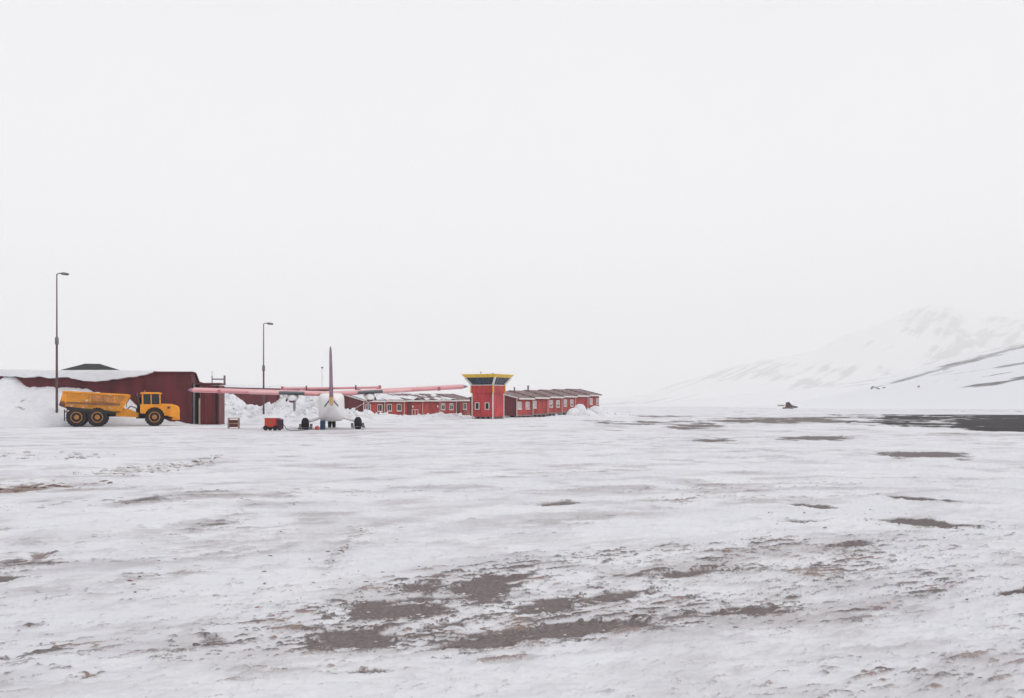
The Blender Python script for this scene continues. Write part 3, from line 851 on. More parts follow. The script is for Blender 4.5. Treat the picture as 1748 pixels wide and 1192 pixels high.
ring = lambda o, z: [(-o, -o, z), (TW + o, -o, z), (TW + o, TW + o, z), (-o, TW + o, z)]
MB().rings([ring(lo, z1c), ring(hi, z1c + .34), ring(hi, z1c + .42), ring(.3, z1c + .44)]).build('roof_rim', M['yellow'], tw)
MB().cyl((.4, 1.9, z1c + .42), (.4, 1.9, z1c + .80), .05, n=8).build('roof_antenna', M['steel'], tw)
MB().cyl((1.9, 1.0, z1c + .42), (1.9, 1.0, z1c + .62), .10, n=10).build('beacon', M['steel'], tw)
# the two narrow windows on the left-hand face (face x = 0, looking along -x)
for yy in (.77, 2.2):
    m = MB(); w, hh, fr, z = .62, .92, .09, 1.62
    m.box(-.07, -.002, yy - w / 2, yy - w / 2 + fr, z - hh / 2, z + hh / 2)
    m.box(-.07, -.002, yy + w / 2 - fr, yy + w / 2, z - hh / 2, z + hh / 2)
    m.box(-.07, -.002, yy - w / 2 + fr, yy + w / 2 - fr, z + hh / 2 - fr, z + hh / 2)
    m.box(-.07, -.002, yy - w / 2 + fr, yy + w / 2 - fr, z - hh / 2, z - hh / 2 + fr)
    o = m.build('window', M['white'], tw)
    MB().box(-.012, -.003, yy - w / 2 + fr, yy + w / 2 - fr, z - hh / 2 + fr, z + hh / 2 - fr).build('pane', M['pane'], o)

# ------------------------------------------------------------------ snow banks
def heap(X, Y, cx, cy, rx, ry, h, flat=1.0, rot=0.0):
    c, s = math.cos(rot), math.sin(rot)
    a = ((X - cx) * c + (Y - cy) * s) / rx; b = (-(X - cx) * s + (Y - cy) * c) / ry
    return h * np.clip(1 - (a * a + b * b) ** flat, 0, 1)


def pheap(X, Y, pxx, py, dist, rx, ry, flat=1.0, rot=0.0):
    p = px(pxx, py, dist)
    return heap(X, Y, p.x, p.y, rx, ry, p.z, flat, rot)


def lumps(X, Y, big, small, seed):
    r = 1 - np.abs(2 * fbm(X / 1.3, Y / 1.3, seed, 4, .55) - 1)
    return big * (r - .6) + small * (fbm(X / .4, Y / .4, seed + 7, 3) - .5)


def centre_heaps(X, Y, U, V):
    z = np.maximum.reduce([
        pheap(X, Y, 392, 676, 124, 3.2, 3.6, .8), pheap(X, Y, 372, 690, 112, 3.0, 6, .8), pheap(X, Y, 430, 695, 116, 3.2, 4, .9),
        pheap(X, Y, 465, 693, 124, 3.0, 4.5, .9), pheap(X, Y, 515, 677, 122, 4.2, 5.0, 1.6), pheap(X, Y, 545, 688, 118, 2.4, 4, 1.2),
        pheap(X, Y, 410, 702, 106, 4, 5, .9), pheap(X, Y, 470, 703, 106, 5, 5, .9), pheap(X, Y, 530, 703, 106, 5, 6, .9), pheap(X, Y, 590, 704, 118, 5, 6, .9),
        pheap(X, Y, 610, 708, 124, 4, 4, .9), pheap(X, Y, 565, 695, 118, 3.0, 4, .9)])
    k = sstep(.1, .9, z)
    return z + lumps(X, Y, 1.0, .34, 81) * k - .06


M['dirty_snow'] = mat('ploughed_dirty_snow', (0.74, 0.73, 0.745), 0.85, 0.13, 1.1, 0.5, 8)


def ridge_attr(X, Y, Z):
    n = fbm(X / .9, Y / .9, 97, 5, .6)
    return np.clip(1.15 * sstep(.60, .76, n) * sstep(.15, .6, Z), 0, 1)


def const(c):
    return lambda X, Y, Z: np.full_like(X, c)


field('ploughed_snow_heaps', -40, -15, 96, 131, .18, centre_heaps, M['ground'],
      dict(dirt=lambda X, Y, Z: ridge_attr(X, Y, Z) * .62, tone=const(.55), film=lambda X, Y, Z: .38 * sstep(.45, .7, fbm(X / 1.7, Y / 1.7, 3, 4))),
      label='cloddy heaps of ploughed snow between the hangar and the aircraft')


def row_bank(X, Y, U, V):
    z = np.maximum.reduce([
        pheap(X, Y, 628, 709, 127, 4, 3, .8), pheap(X, Y, 655, 707, 128, 4, 3, .8), pheap(X, Y, 690, 709, 129, 4, 3, .8), pheap(X, Y, 722, 708, 130, 4, 3, .8), pheap(X, Y, 748, 706, 131, 3, 3, .8),
        pheap(X, Y, 772, 706.5, 132, 2.4, 3, .8), pheap(X, Y, 790, 712, 128, 3, 2.5, .8), pheap(X, Y, 990, 690, 144, 1.3, 1.5, 1.3), pheap(X, Y, 1000, 700, 141, 2.2, 2, .9),
        pheap(X, Y, 980, 697, 142, 1.4, 1.6, 1.2), pheap(X, Y, 1017, 693, 146, 1.7, 2, 1.1), pheap(X, Y, 1030, 699, 146, 2.6, 3, .9), pheap(X, Y, 1045, 706, 146, 4, 3, .9),
        pheap(X, Y, 900, 713, 133, 4, 2.4, .8), pheap(X, Y, 930, 712, 134, 4, 2.4, .8), pheap(X, Y, 962, 709, 136, 4, 2.4, .8), pheap(X, Y, 868, 715.5, 128, 3, 2, .8)])
    k = sstep(.05, .5, z)
    return z + lumps(X, Y, .28, .12, 131) * k - .05


field('row_snow_bank', -24, 20, 122, 152, .16, row_bank, M['ground'],
      dict(dirt=lambda X, Y, Z: ridge_attr(X, Y, Z) * .3, tone=const(.5), film=const(.03)), label='low lumpy bank of cleared snow in front of the red rows')


def far_bank(X, Y, U, V):
    c = 205 + 12 * np.sin(X / 23)
    z = 1.15 * np.exp(-((Y - c) / 7) ** 2) * (.35 + .9 * fbm(X / 6, Y / 6, 171, 4)) * sstep(14, 26, X) * sstep(112, 80, X)
    return z + .35 * (fbm(X / 1.5, Y / 1.5, 173, 4) - .5) * sstep(.1, .5, z) - .10


field('runway_snow_bank', 10, 118, 180, 232, .7, far_bank, M['ground'],
      dict(dirt=lambda X, Y, Z: .8 * sstep(.64, .78, fbm(X / 4, Y / 3, 177, 4)) * sstep(.1, .4, Z), tone=const(.6), film=const(.05)), label='low bank of cleared snow beyond the runway')

# ------------------------------------------------------------------ lamp posts
def lamp_post(x, ybase, ytop, Y, label, base_z):
    p = px(x, ybase, Y); top = px(x, ytop, Y).z
    e = empty('lamp_post', (p.x, p.y, base_z)); H = top - base_z
    tag(e, label, 'lamp post', 'tall lamp posts beside the apron')
    j = H * .515
    MB().cyl((0, 0, -.3), (0, 0, j), .105, .085, 12).build('lower_pole', M['pole'], e, smooth=True)
    MB().lathe((0, 0, 0), (0, 0, 1), [(j - .35, .10), (j - .25, .15), (j + .2, .15), (j + .32, .08)], 12).build('pole_joint', M['steel'], e, smooth=True)
    MB().cyl((0, 0, j + .3), (0, 0, H), .062, .045, 10).build('upper_pole', M['pole'], e, smooth=True)
    MB().tube([(0, 0, H - .05), (.14, -.01, H + .05), (.34, -.02, H + .06)], .042).build('arm', M['steel'], e, smooth=True)
    hd = MB()
    hd.rings([[(.30 + .72 * t, w * math.cos(a), H + .05 + hh * math.sin(a) - .07 * t) for a in [2 * math.pi * i / 12 for i in range(12)]]
              for t, w, hh in ((0, .05, .05), (.12, .12, .09), (.45, .16, .12), (.85, .14, .09), (1, .05, .03))])
    hd.build('lamp_head', M['steel'], e, smooth=True)
    MB().rings([[(.45 + .48 * t, w * math.cos(a), H - .045 - .05 * t - .04 * abs(math.sin(a))) for a in [math.pi * i / 8 for i in range(9)]]
                for t, w in ((0, .05), (.3, .10), (.7, .10), (1, .05))]).build('lens', M['lens'], e)
    return e


lamp_post(97, 695, 468, 82.5, 'tall brown lamp post standing in the drift left of the yellow dump truck', 1.2)
lamp_post(450, 707, 553, 103.0, 'slim lamp post rising from the snow heaps behind the aircraft wing', .7)
mp_ = px(550, 693, 185)
e = empty('radio_mast', (mp_.x, mp_.y, 0)); tag(e, 'thin pale mast far behind the aircraft, left of its tail fin', 'mast')
MB().cyl((0, 0, -.2), (0, 0, 8.6), .17, .12, 10).build('pole', M['hull'], e, smooth=True)
MB().lathe((0, 0, 8.6), (0, 0, 1), [(0, .13), (.05, .2), (.25, .2), (.3, .1)], 10).build('cap', M['steel'], e)

# ------------------------------------------------------------------ twin-engined aircraft seen from behind
PY = 71.0
PX = (566.5 - 874) / F * PY
pl = empty('propeller_aircraft', (PX, PY, -.03), math.atan2(-PX, PY))
pl.rotation_euler = (0, R(-.9), math.atan2(-PX, PY))
tag(pl, 'white twin propeller aircraft with pink-red wings, seen from behind', 'aircraft')


def superell(hw, hh, zc, y, n=24, p=2.6):
    r = []
    for i in range(n):
        a = 2 * math.pi * i / n
        ca, sa = math.cos(a), math.sin(a)
        r.append((hw * abs(ca) ** (2 / p) * (1 if ca >= 0 else -1), y, zc + hh * abs(sa) ** (2 / p) * (1 if sa >= 0 else -1)))
    return r


MB().rings([superell(*q) for q in ((.10, .12, 2.02, -7.7, 24, 2.2), (.17, .22, 1.97, -7.0, 24, 2.2), (.26, .36, 1.88, -6.0, 24, 2.2), (.42, .56, 1.76, -4.4, 24, 2.4), (.58, .74, 1.66, -2.9, 24, 2.6), (.72, .86, 1.60, -1.7, 24, 3.0))]).build('rear_fuselage', M['hull'], pl, smooth=True)
MB().rings([superell(*q) for q in ((.70, .85, 1.60, -1.75, 28, 3.4), (.90, .99, 1.58, -.9, 28, 6.0), (.90, .99, 1.58, 1.0, 28, 6.0), (.90, .99, 1.58, 3.2, 28, 6.0), (.84, .90, 1.52, 4.4, 28, 4.0), (.70, .68, 1.34, 5.3, 28, 3.0), (.52, .48, 1.2, 6.2, 28, 2.4), (.30, .28, 1.12, 7.2, 28, 2.2), (.08, .08, 1.1, 7.8, 28, 2.2))]).build('cabin', M['hull'], pl, smooth=True)
MB().rings([superell(.07, .24, 1.98, -7.95, 16), superell(.11, .30, 1.98, -7.75, 16), superell(.13, .30, 2.0, -7.3, 16)]).build('tail_cone', M['tan'], pl, smooth=True)
for s in (-1, 1):
    MB().rings([[(s * (x + dx_), y, z + dz_) for dx_, dz_ in ((0, .05), (.03, .05), (.03, -.05), (0, -.05))] for x, y, z in ((.155, -7.2, 1.98), (.255, -6.0, 1.86), (.43, -4.4, 1.66))]).build('cheat_line', M['soot'], pl)


def airfoil(chord, thick, x, z, y_te, twist=0.0, n=12):
    up = []; lo_ = []
    for i in range(n + 1):
        t = i / n
        yt = thick * 5 * (.2969 * math.sqrt(t) - .126 * t - .3516 * t * t + .2843 * t ** 3 - .1015 * t ** 4) * chord
        yt = max(yt, .045)
        up.append((x, y_te + chord * (1 - t), z + yt * 1.15)); lo_.append((x, y_te + chord * (1 - t), z - yt * .85))
    return up + lo_[::-1]


for s in (-1, 1):
    # main panel, aileron and flap sections of each wing
    zz = lambda x: 2.50 + .042 * abs(x)
    MB().rings([airfoil(1.55, .225, s * x, zz(x) + .03, .30) for x in (.0, .85, 2.5, 5, 7.5, 9.55)]).build('wing', M['pale'], pl, smooth=True)
    MB().rings([airfoil(1.45, .20 * k, s * x, zz(x) + .03, .34) for x, k in ((9.553, 1), (9.72, .9), (9.86, .55))]).build('wing_tip', M['finm'], pl, smooth=True)
    def flap(x0, x1, m, name, dz=0.0, ext=0.0):
        r = []
        for x in (x0, x1):
            z = zz(x) + dz
            r.append([(s * x, .33, z + .12), (s * x, -.28 - ext, z + .035), (s * x, -.30 - ext, z - .01), (s * x, -.28 - ext, z - .06), (s * x, .33, z - .13)])
        return MB().rings(r).build(name, m, pl)
    flap(.9, 1.86, M['pink'], 'flap', -.02)
    flap(1.87, 3.62, M['soot'], 'flap', .02, .05)
    flap(3.63, 5.7, M['pale'], 'flap', -.02)
    flap(5.71, 9.5, M['pink'], 'aileron', .0)
    MB().box(s * 7.7 - .08, s * 7.7 + .08, -.33, .3, zz(7.7) - .16, zz(7.7) + .10).build('hinge_bracket', M['tail'], pl)
    # engine nacelle, exhaust and propeller
    nx_ = s * 2.72
    MB().rings([[(nx_ + w * math.cos(a), y, z + h * math.sin(a)) for a in [2 * math.pi * i / 18 for i in range(18)]]
                for y, w, h, z in ((-.55, .16, .13, 2.22), (-.35, .30, .23, 2.24), (.2, .36, .31, 2.28), (1.2, .40, .37, 2.40), (2.4, .40, .39, 2.46), (3.1, .33, .33, 2.46), (3.5, .22, .22, 2.46))]).build('engine_nacelle', M['hull'], pl, smooth=True)
    MB().rings([[(nx_ + w * math.cos(a), y, z + h * math.sin(a)) for a in [2 * math.pi * i / 14 for i in range(14)]]
                for y, w, h, z in ((-.48, .15, .06, 2.045), (-.25, .24, .09, 2.04), (.8, .22, .08, 2.06))]).build('nacelle_keel', M['rust'], pl, smooth=True)
    MB().cyl((nx_ + s * .36, .35, 2.22), (nx_ + s * .40, -.1, 2.10), .07, .07, 10).build('exhaust_pipe', M['rust'], pl)
    sp_ = MB().lathe((nx_, 3.5, 2.46), (0, 1, 0), [(0, .20), (.2, .18), (.42, .09), (.5, .02)], 16).build('spinner', M['blade'], pl, smooth=True)
    for k in range(3):
        a = R(270 + 120 * k)
        dx, dz = math.cos(a), math.sin(a)
        r = []
        for t, w in ((.12, .05), (.45, .10), (.85, .11), (1.12, .07)):
            c = Vector((nx_ + dx * t, 3.65, 2.46 + dz * t)); sx = Vector((-dz, .35, dx)).normalized() * w
            r.append([c + sx, c + Vector((0, .02, 0)), c - sx, c - Vector((0, .02, 0))])
        MB().rings(r).build('propeller_blade', M['blade'], sp_)
    # strut from the wing to the lower fuselage
    MB().rings([[(s * x + w, y + d, z) for w, d in ((-.03, -.09), (.03, -.09), (.03, .09), (-.03, .09))] for x, y, z in ((.84, .55, .98), (3.5, .85, zz(3.5) - .12))]).build('wing_strut', M['hull'], pl)
    # main gear: leg, tyre and wheel-ski
    MB().cyl((s * .72, 0, .88), (s * 1.82, 0, .52), .12, .09, 10).build('gear_leg', M['hull'], pl, smooth=True)
    MB().box(s * 1.85 - .15, s * 1.85 + .15, -.2, .2, .40, .86).build('gear_fairing', M['chassis'], pl, bevel=.05)
    w_ = MB().lathe((s * 1.85 - .26, 0, .40), (1, 0, 0), [(0, .22), (.04, .35), (.13, .42), (.39, .42), (.48, .35), (.52, .22)], 24).build('wheel', M['rubber'], pl, smooth=True)
    MB().lathe((s * 1.85 - .27, 0, .40), (1, 0, 0), [(0, .17), (.54, .17)], 16).build('hub', M['steel'], w_)
    sk = [(-1.05, .16), (-1.0, .10), (.9, .10), (1.35, .20), (1.6, .36), (1.6, .40), (1.33, .245), (.9, .15), (-1.0, .15)]
    o = MB()
    for x0, x1 in ((s * 1.85 - .48, s * 1.85 - .28), (s * 1.85 + .28, s * 1.85 + .48)):
        o.prism(sk, x0, x1, 'x')
    o.box(s * 1.85 - .48, s * 1.85 + .48, -.95, -.50, .154, .19)
    o.build('ski', M['steel'], pl)
    # tailplane, elevator and balance horn
    MB().rings([airfoil(.85, .15, s * x, 2.80 + .008 * x, -7.30) for x in (.05, 3.1)]).build('tailplane', M['tail'], pl, smooth=True)
    r = [[(s * x, -7.28, 2.80 + .008 * x + .075), (s * x, -7.86, 2.80 + .008 * x + .03), (s * x, -7.86, 2.80 + .008 * x - .03), (s * x, -7.28, 2.80 + .008 * x - .075)] for x in (.12, 3.05)]
    MB().rings(r).build('elevator', M['pink'], pl)
    MB().box(s * 3.06 - .05, s * 3.06 + .10, -7.86, -6.7, 2.74, 2.95).build('balance_horn', M['tail'], pl, bevel=.02)
    MB().box(s * 1.55 - .04, s * 1.55 + .04, -7.9, -7.5, 2.68, 2.98).build('trim_bracket', M['rust'], pl)
# fin and rudder
def finring(z, y0, y1, w):
    return [(0, y0, z), (w * .8, y0 + .12, z), (w, y0 + (y1 - y0) * .45, z), (w * .5, y1 - .15, z), (0, y1, z), (-w * .5, y1 - .15, z), (-w, y0 + (y1 - y0) * .45, z), (-w * .8, y0 + .12, z)]
MB().rings([finring(z, a, b_, w) for z, a, b_, w in ((2.05, -7.35, -4.3, .14), (2.7, -7.35, -5.2, .13), (4.0, -7.3, -5.9, .10), (5.3, -7.25, -6.4, .075))]).build('fin', M['tail'], pl, smooth=True)
MB().rings([[(w, -7.38, z), (w * .6, -8.0 + .06 * z, z), (-w * .6, -8.0 + .06 * z, z), (-w, -7.38, z)] for z, w in ((2.3, .11), (3.2, .115), (4.2, .105), (5.1, .085), (5.42, .05))]).build('rudder', M['finm'], pl, smooth=True)
MB().lathe((0, -7.0, 5.3), (0, 0, 1), [(0, .06), (.12, .06), (.2, .03)], 10).build('beacon', M['tail'], pl)
# nose wheel
MB().cyl((0, 5.2, .9), (0, 5.2, .3), .07, n=10).build('nose_leg', M['hull'], pl)
for sx in (-1, 1):
    w_ = MB().lathe((sx * .02, 5.2, .37), (sx, 0, 0), [(0, .18), (.03, .33), (.09, .39), (.22, .39), (.27, .31), (.28, .15)], 20).build('wheel', M['rubber'], pl, smooth=True)
# ------------------------------------------------------------------ articulated dump truck
DY = 81.0
dt = empty('dump_truck', ((207 - 874) / F * DY, DY, 0.0), R(19))
tag(dt, 'yellow six-wheeled articulated dump truck parked before the maroon hangar', 'dump truck')
# local: x forward, y to the far side, z up
def wheel(x, y, out):
    w = MB().lathe((x, y, .72), (0, out, 0), [(-.62, .45), (-.60, .60), (-.52, .70), (-.42, .725), (-.10, .725), (-.02, .69), (.02, .58), (.0, .44)], 36).build('wheel', M['rubber'], dt, smooth=True)
    MB().lathe((x, y, .72), (0, out, 0), [(-.18, .41), (.03, .43), (.04, .37), (-.06, .33), (-.08, .20), (.05, .18), (.07, .06)], 24).build('rim', M['rim'], w, smooth=True)
    tr = MB()
    for k in range(20):
        a = 2 * math.pi * k / 20
        c, s_ = math.cos(a), math.sin(a); c2, s2 = math.cos(a + .12), math.sin(a + .12)
        for (ya, yb) in ((-.55 * out, -.30 * out), (-.28 * out, -.03 * out)):
            p = []
            for rr2 in (.715, .752):
                for (cc, ss) in ((c, s_), (c2, s2)):
                    for yy in (ya, yb):
                        p.append((x + cc * rr2, y + yy, .72 + ss * rr2))
            tr.add(p, [(0, 1, 3, 2), (4, 6, 7, 5), (0, 4, 5, 1), (2, 3, 7, 6), (0, 2, 6, 4), (1, 5, 7, 3)])
    tag(tr.build('tread', M['rubber'], w), kind='stuff')
for x in (-3.62, -1.92, 2.85):
    wheel(x, -1.22, -1); wheel(x, 1.22, 1)
# rear frame
MB().box(-4.4, .75, -.42, .42, .78, 1.095).build('rear_frame', M['chassis'], dt)
for s in (-1, 1):
    MB().prism([(-4.35, 1.30), (-.35, 1.02), (-.35, 1.16), (-1.2, 1.30), (-3.6, 1.50), (-4.45, 1.62)], s * 1.0, s * 1.235, 'y').build('rear_mudguard', M['chassis'], dt)
MB().box(-3.9, -1.6, -.62, -.43, .60, 1.02).build('bogie_beam', M['chassis'], dt)
MB().box(-3.9, -1.6, .43, .62, .60, 1.02).build('bogie_beam', M['chassis'], dt)
for x in (-3.62, -1.92, 2.85):
    MB().cyl((x, -1.0, .72), (x, 1.0, .72), .20, n=12).build('axle', M['chassis'], dt)
MB().prism([(-.45, .80), (1.45, .72), (1.55, 1.05), (.55, 1.42), (-.30, 1.42)], -.55, .55, 'y').build('drawbar', M['ty'], dt)
MB().cyl((-.2, -.48, 1.0), (1.2, -.40, .85), .09, n=10).build('steering_ram', M['ty'], dt)
MB().cyl((1.50, 0, .62), (1.50, 0, 1.45), .26, n=14).build('hitch_pin', M['chassis'], dt)
# tipping body: flared sides, sloping floor, raised front
side = [(-5.0, 1.78), (-4.72, 2.72), (.62, 2.46), (.70, 2.36), (.02, 1.26), (-1.2, 1.10), (-3.6, 1.22)]
for s in (-1, 1):
    lo_y, hi_y = s * 1.02, s * 1.27
    prof = lambda q: (q[0], lo_y + (hi_y - lo_y) * min(1, max(0, (q[1] - 1.1) / .8)), q[1])
    v0 = [prof(q) for q in side]; v1 = [(p[0], p[1] - s * .07, p[2]) for p in v0]
    n_ = len(side)
    MB().add(v0 + v1, [tuple(range(n_)), tuple(range(2 * n_ - 1, n_ - 1, -1))] + [(i, n_ + i, n_ + (i + 1) % n_, (i + 1) % n_) for i in range(n_)]).build('bin_side', M['tybin'], dt)
    MB().prism([(-4.76, 2.72), (.64, 2.46), (.64, 2.58), (-4.74, 2.85)], s * 1.19, s * 1.34, 'y').build('bin_rail', M['ty'], dt)
    MB().prism([(-4.95, 1.86), (-.1, 1.66), (.02, 1.80), (-4.92, 2.0)], s * 1.22, s * 1.305, 'y').build('bin_rib', M['tbrown'], dt)
    MB().prism([(-2.45, 2.02), (-.05, 1.86), (.22, 2.22), (.34, 2.41), (-2.42, 2.54)], s * 1.262, s * 1.29, 'y').build('scraped_panel', M['scraped'], dt)
    for xx in (-4.55, -2.55, -.55):
        z_ = 2.7 - (xx + 4.7) * .048
        MB().prism([(xx, 1.9), (xx + .12, 1.9), (xx + .12, z_), (xx, z_)], s * 1.26, s * 1.315, 'y').build('bin_post', M['tybin'], dt)
    MB().prism([(-5.02, 1.70), (-4.55, 1.62), (-4.5, 1.78), (-4.98, 1.86)], s * .95, s * 1.30, 'y').build('tail_lip', M['rust'], dt)
    MB().cyl((-2.9, s * .78, 1.0), (-1.0, s * .72, 1.45), .10, n=10).build('tipping_ram', M['steel'], dt)
MB().add([(-5.0, -1.2, 1.76), (-3.6, -1.02, 1.20), (-1.2, -1.0, 1.10), (-.15, -1.05, 1.28), (-.15, 1.05, 1.28), (-1.2, 1.0, 1.10), (-3.6, 1.02, 1.20), (-5.0, 1.2, 1.76),
          (-5.0, -1.2, 1.66), (-3.6, -1.02, 1.10), (-1.2, -1.0, 1.0), (-.15, -1.05, 1.18), (-.15, 1.05, 1.18), (-1.2, 1.0, 1.0), (-3.6, 1.02, 1.10), (-5.0, 1.2, 1.66)],
         [(0, 7, 6, 1), (1, 6, 5, 2), (2, 5, 4, 3), (8, 9, 14, 15), (9, 10, 13, 14), (10, 11, 12, 13), (0, 1, 9, 8), (1, 2, 10, 9), (2, 3, 11, 10), (7, 15, 14, 6), (6, 14, 13, 5), (5, 13, 12, 4), (0, 8, 15, 7), (3, 4, 12, 11)]).build('bin_floor', M['tbrown'], dt)
MB().prism([(-.05, 1.26), (.04, 1.18), (.78, 2.40), (.74, 2.56), (.62, 2.56)], -1.2, 1.2, 'y').build('bin_front', M['ty'], dt)
# load of snow in the bin
def load():
    rings = []
    for i in range(22):
        t = i / 21; x = -4.3 + 4.75 * t
        hgt_ = 2.15 + .55 * math.sin(math.pi * min(1, t * 1.05)) ** .8 + random.uniform(-.05, .05)
        rings.append([(x + random.uniform(-.05, .05), yy, 1.6 + (hgt_ - 1.6) * math.sqrt(max(0.02, 1 - (abs(yy) / 1.17) ** 2)) + random.uniform(-.05, .05)) for yy in (-1.1, -.85, -.55, -.2, .2, .55, .85, 1.1)] + [(x, 1.1, 1.5), (x, -1.1, 1.5)])
    return MB().rings(rings)
load().build('snow_load', M['snow'], dt, smooth=True)
# front unit: frame, cab, bonnet
MB().box(1.3, 4.6, -.48, .48, .62, 1.0).build('front_frame', M['chassis'], dt)
MB().prism([(1.62, 1.05), (3.9, 1.05), (3.9, 1.72), (3.42, 1.78), (1.62, 1.78)], -1.12, 1.12, 'y').build('cab_base', M['ty'], dt, bevel=.03)
# bonnet with sloping rounded nose
r = []
for x, z0_, z1_, hw in ((3.42, .95, 1.84, .92), (4.3, .72, 1.80, .90), (4.75, .58, 1.70, .86), (4.95, .62, 1.55, .78), (5.0, .75, 1.35, .70)):
    r.append([(x, -hw, z0_ + .08), (x, -hw + .08, z0_), (x, hw - .08, z0_), (x, hw, z0_ + .08), (x, hw, z1_ - .14), (x, hw - .14, z1_), (x, -hw + .14, z1_), (x, -hw, z1_ - .14)])
MB().rings(r).build('bonnet', M['ty'], dt, bevel=.02)
for s in (-1, 1):
    MB().box(3.95, 4.18, s * .93, s * .905, 1.42, 1.60).build('side_vent', M['rust'], dt)
    MB().box(4.97, 5.03, s * .60, s * .34, 1.08, 1.28).build('headlight', M['lens'], dt)
    # mudguard arch over the front wheel
    arch_o, arch_i = [], []
    for i in range(11):
        a = R(8 + 152 * i / 10)
        arch_o.append((2.85 + .98 * math.cos(a), .72 + .98 * math.sin(a))); arch_i.append((2.85 + .86 * math.cos(a), .72 + .86 * math.sin(a)))
    MB().prism(arch_o + arch_i[::-1], s * .72, s * 1.33, 'y').build('mudguard', M['ty'], dt)
    MB().box(1.45, 1.95, s * 1.20, s * .8, .62, .68).build('step', M['chassis'], dt)
    MB().box(1.48, 1.92, s * 1.16, s * .8, .95, 1.0).build('step', M['chassis'], dt)
    MB().box(1.5, 1.53, s * 1.16, s * .8, .66, 1.4).build('step_hanger', M['chassis'], dt)
    # cab: pillars, panes, mirrors
    for nm, (xa, xb) in (('rear_pillar', (1.78, 1.90)), ('middle_pillar', (2.52, 2.60)), ('front_pillar', (3.26, 3.38))):
        MB().prism([(xa, 1.783), (xb, 1.783), (xb - .02, 2.60), (xa - .02, 2.60)], s * .88, s * .80, 'y').build(nm, M['ty'], dt)
    for xa, xb in ((1.90, 2.52), (2.60, 3.26)):
        MB().box(xa + .003, xb - .003, s * .85, s * .83, 1.786, 2.597).build('side_window', M['truckglass'], dt)
    MB().cyl((3.3, s * .9, 2.2), (3.5, s * 1.25, 2.25), .02, n=6).build('mirror_arm', M['chassis'], dt)
    MB().box(3.48, 3.53, s * 1.38, s * 1.16, 2.0, 2.42).build('mirror', M['chassis'], dt)
MB().box(3.33, 3.36, -.795, .795, 1.85, 2.58).build('windscreen', M['truckglass'], dt)
MB().box(1.80, 1.83, -.795, .795, 1.85, 2.58).build('rear_window', M['truckglass'], dt)
MB().prism([(1.62, 2.603), (3.50, 2.603), (3.46, 2.70), (3.2, 2.76), (1.8, 2.76), (1.64, 2.70)], -.95, .95, 'y').build('cab_roof', M['ty'], dt, bevel=.03)
MB().box(2.1, 2.55, -.28, .28, 1.79, 2.25).build('seat', M['chassis'], dt, bevel=.04)
MB().cyl((2.95, 0, 1.79), (2.85, 0, 2.12), .03, n=8).build('steering_column', M['chassis'], dt)
MB().lathe((2.84, 0, 2.12), (-.4, 0, 1), [(0, .20), (.03, .20)], 18).build('steering_wheel', M['chassis'], dt)
# exhaust stack, air cleaner and guard behind the cab
MB().cyl((1.45, -.6, 1.3), (1.38, -.6, 2.55), .09, n=12).build('exhaust_stack', M['chassis'], dt)
MB().cyl((1.5, .55, 1.3), (1.5, .55, 2.3), .16, n=12).build('air_cleaner', M['chassis'], dt)
m = MB()
for yy in (-.9, -.45, 0, .45, .9):
    m.cyl((1.55, yy, 1.79), (1.35, yy, 2.66), .03, n=6)
for t in (.1, .4, .7, 1):
    m.cyl((1.55 - .2 * t, -.9, 1.79 + .87 * t), (1.55 - .2 * t, .9, 1.79 + .87 * t), .025, n=6)
m.build('headboard_guard', M['steel'], dt)
for s in (-1, 1):
    m = MB(); m.tube([(3.5, s * .9, 1.84), (3.5, s * .98, 2.12), (4.6, s * .95, 2.02), (4.6, s * .88, 1.74)], .018, 6); m.build('hand_rail', M['chassis'], dt)
    m = MB(); m.tube([(.45, s * .35, 1.35), (.8, s * .42, 1.62), (1.2, s * .38, 1.5), (1.5, s * .3, 1.2)], .035, 6); m.build('hydraulic_hose', M['chassis'], dt)
    MB().box(-4.62, -4.58, s * .75, s * 1.25, .45, 1.35).build('mud_flap', M['chassis'], dt)
    MB().box(-4.60, -4.54, s * .45, s * .62, 1.12, 1.26).build('tail_light', M['gpu'], dt)
MB().box(4.35, 5.02, -.75, .75, .50, .72).build('front_bumper', M['ty'], dt, bevel=.03)
MB().cyl((2.0, .3, 2.763), (2.0, .3, 2.92), .07, n=10).build('beacon', M['orange'], dt)

for c_ in dt.children:                      # fit the machine's real length, keeping the wheels round
    ms = [c_] + list(c_.children)
    if c_.name.startswith('wheel'):
        x_ = sum(q.co.x for q in c_.data.vertices) / len(c_.data.vertices)
        for w_ in ms:
            for q in w_.data.vertices: q.co.x = x_ * .90 + (q.co.x - x_) * 1.03; q.co.z *= 1.03
    else:
        for q in c_.data.vertices: q.co.x *= .90

# ------------------------------------------------------------------ things on the apron by the aircraft
def ground_at(x, y):
    q = ground_px(x, y); return Vector((q[0], q[1], 0))

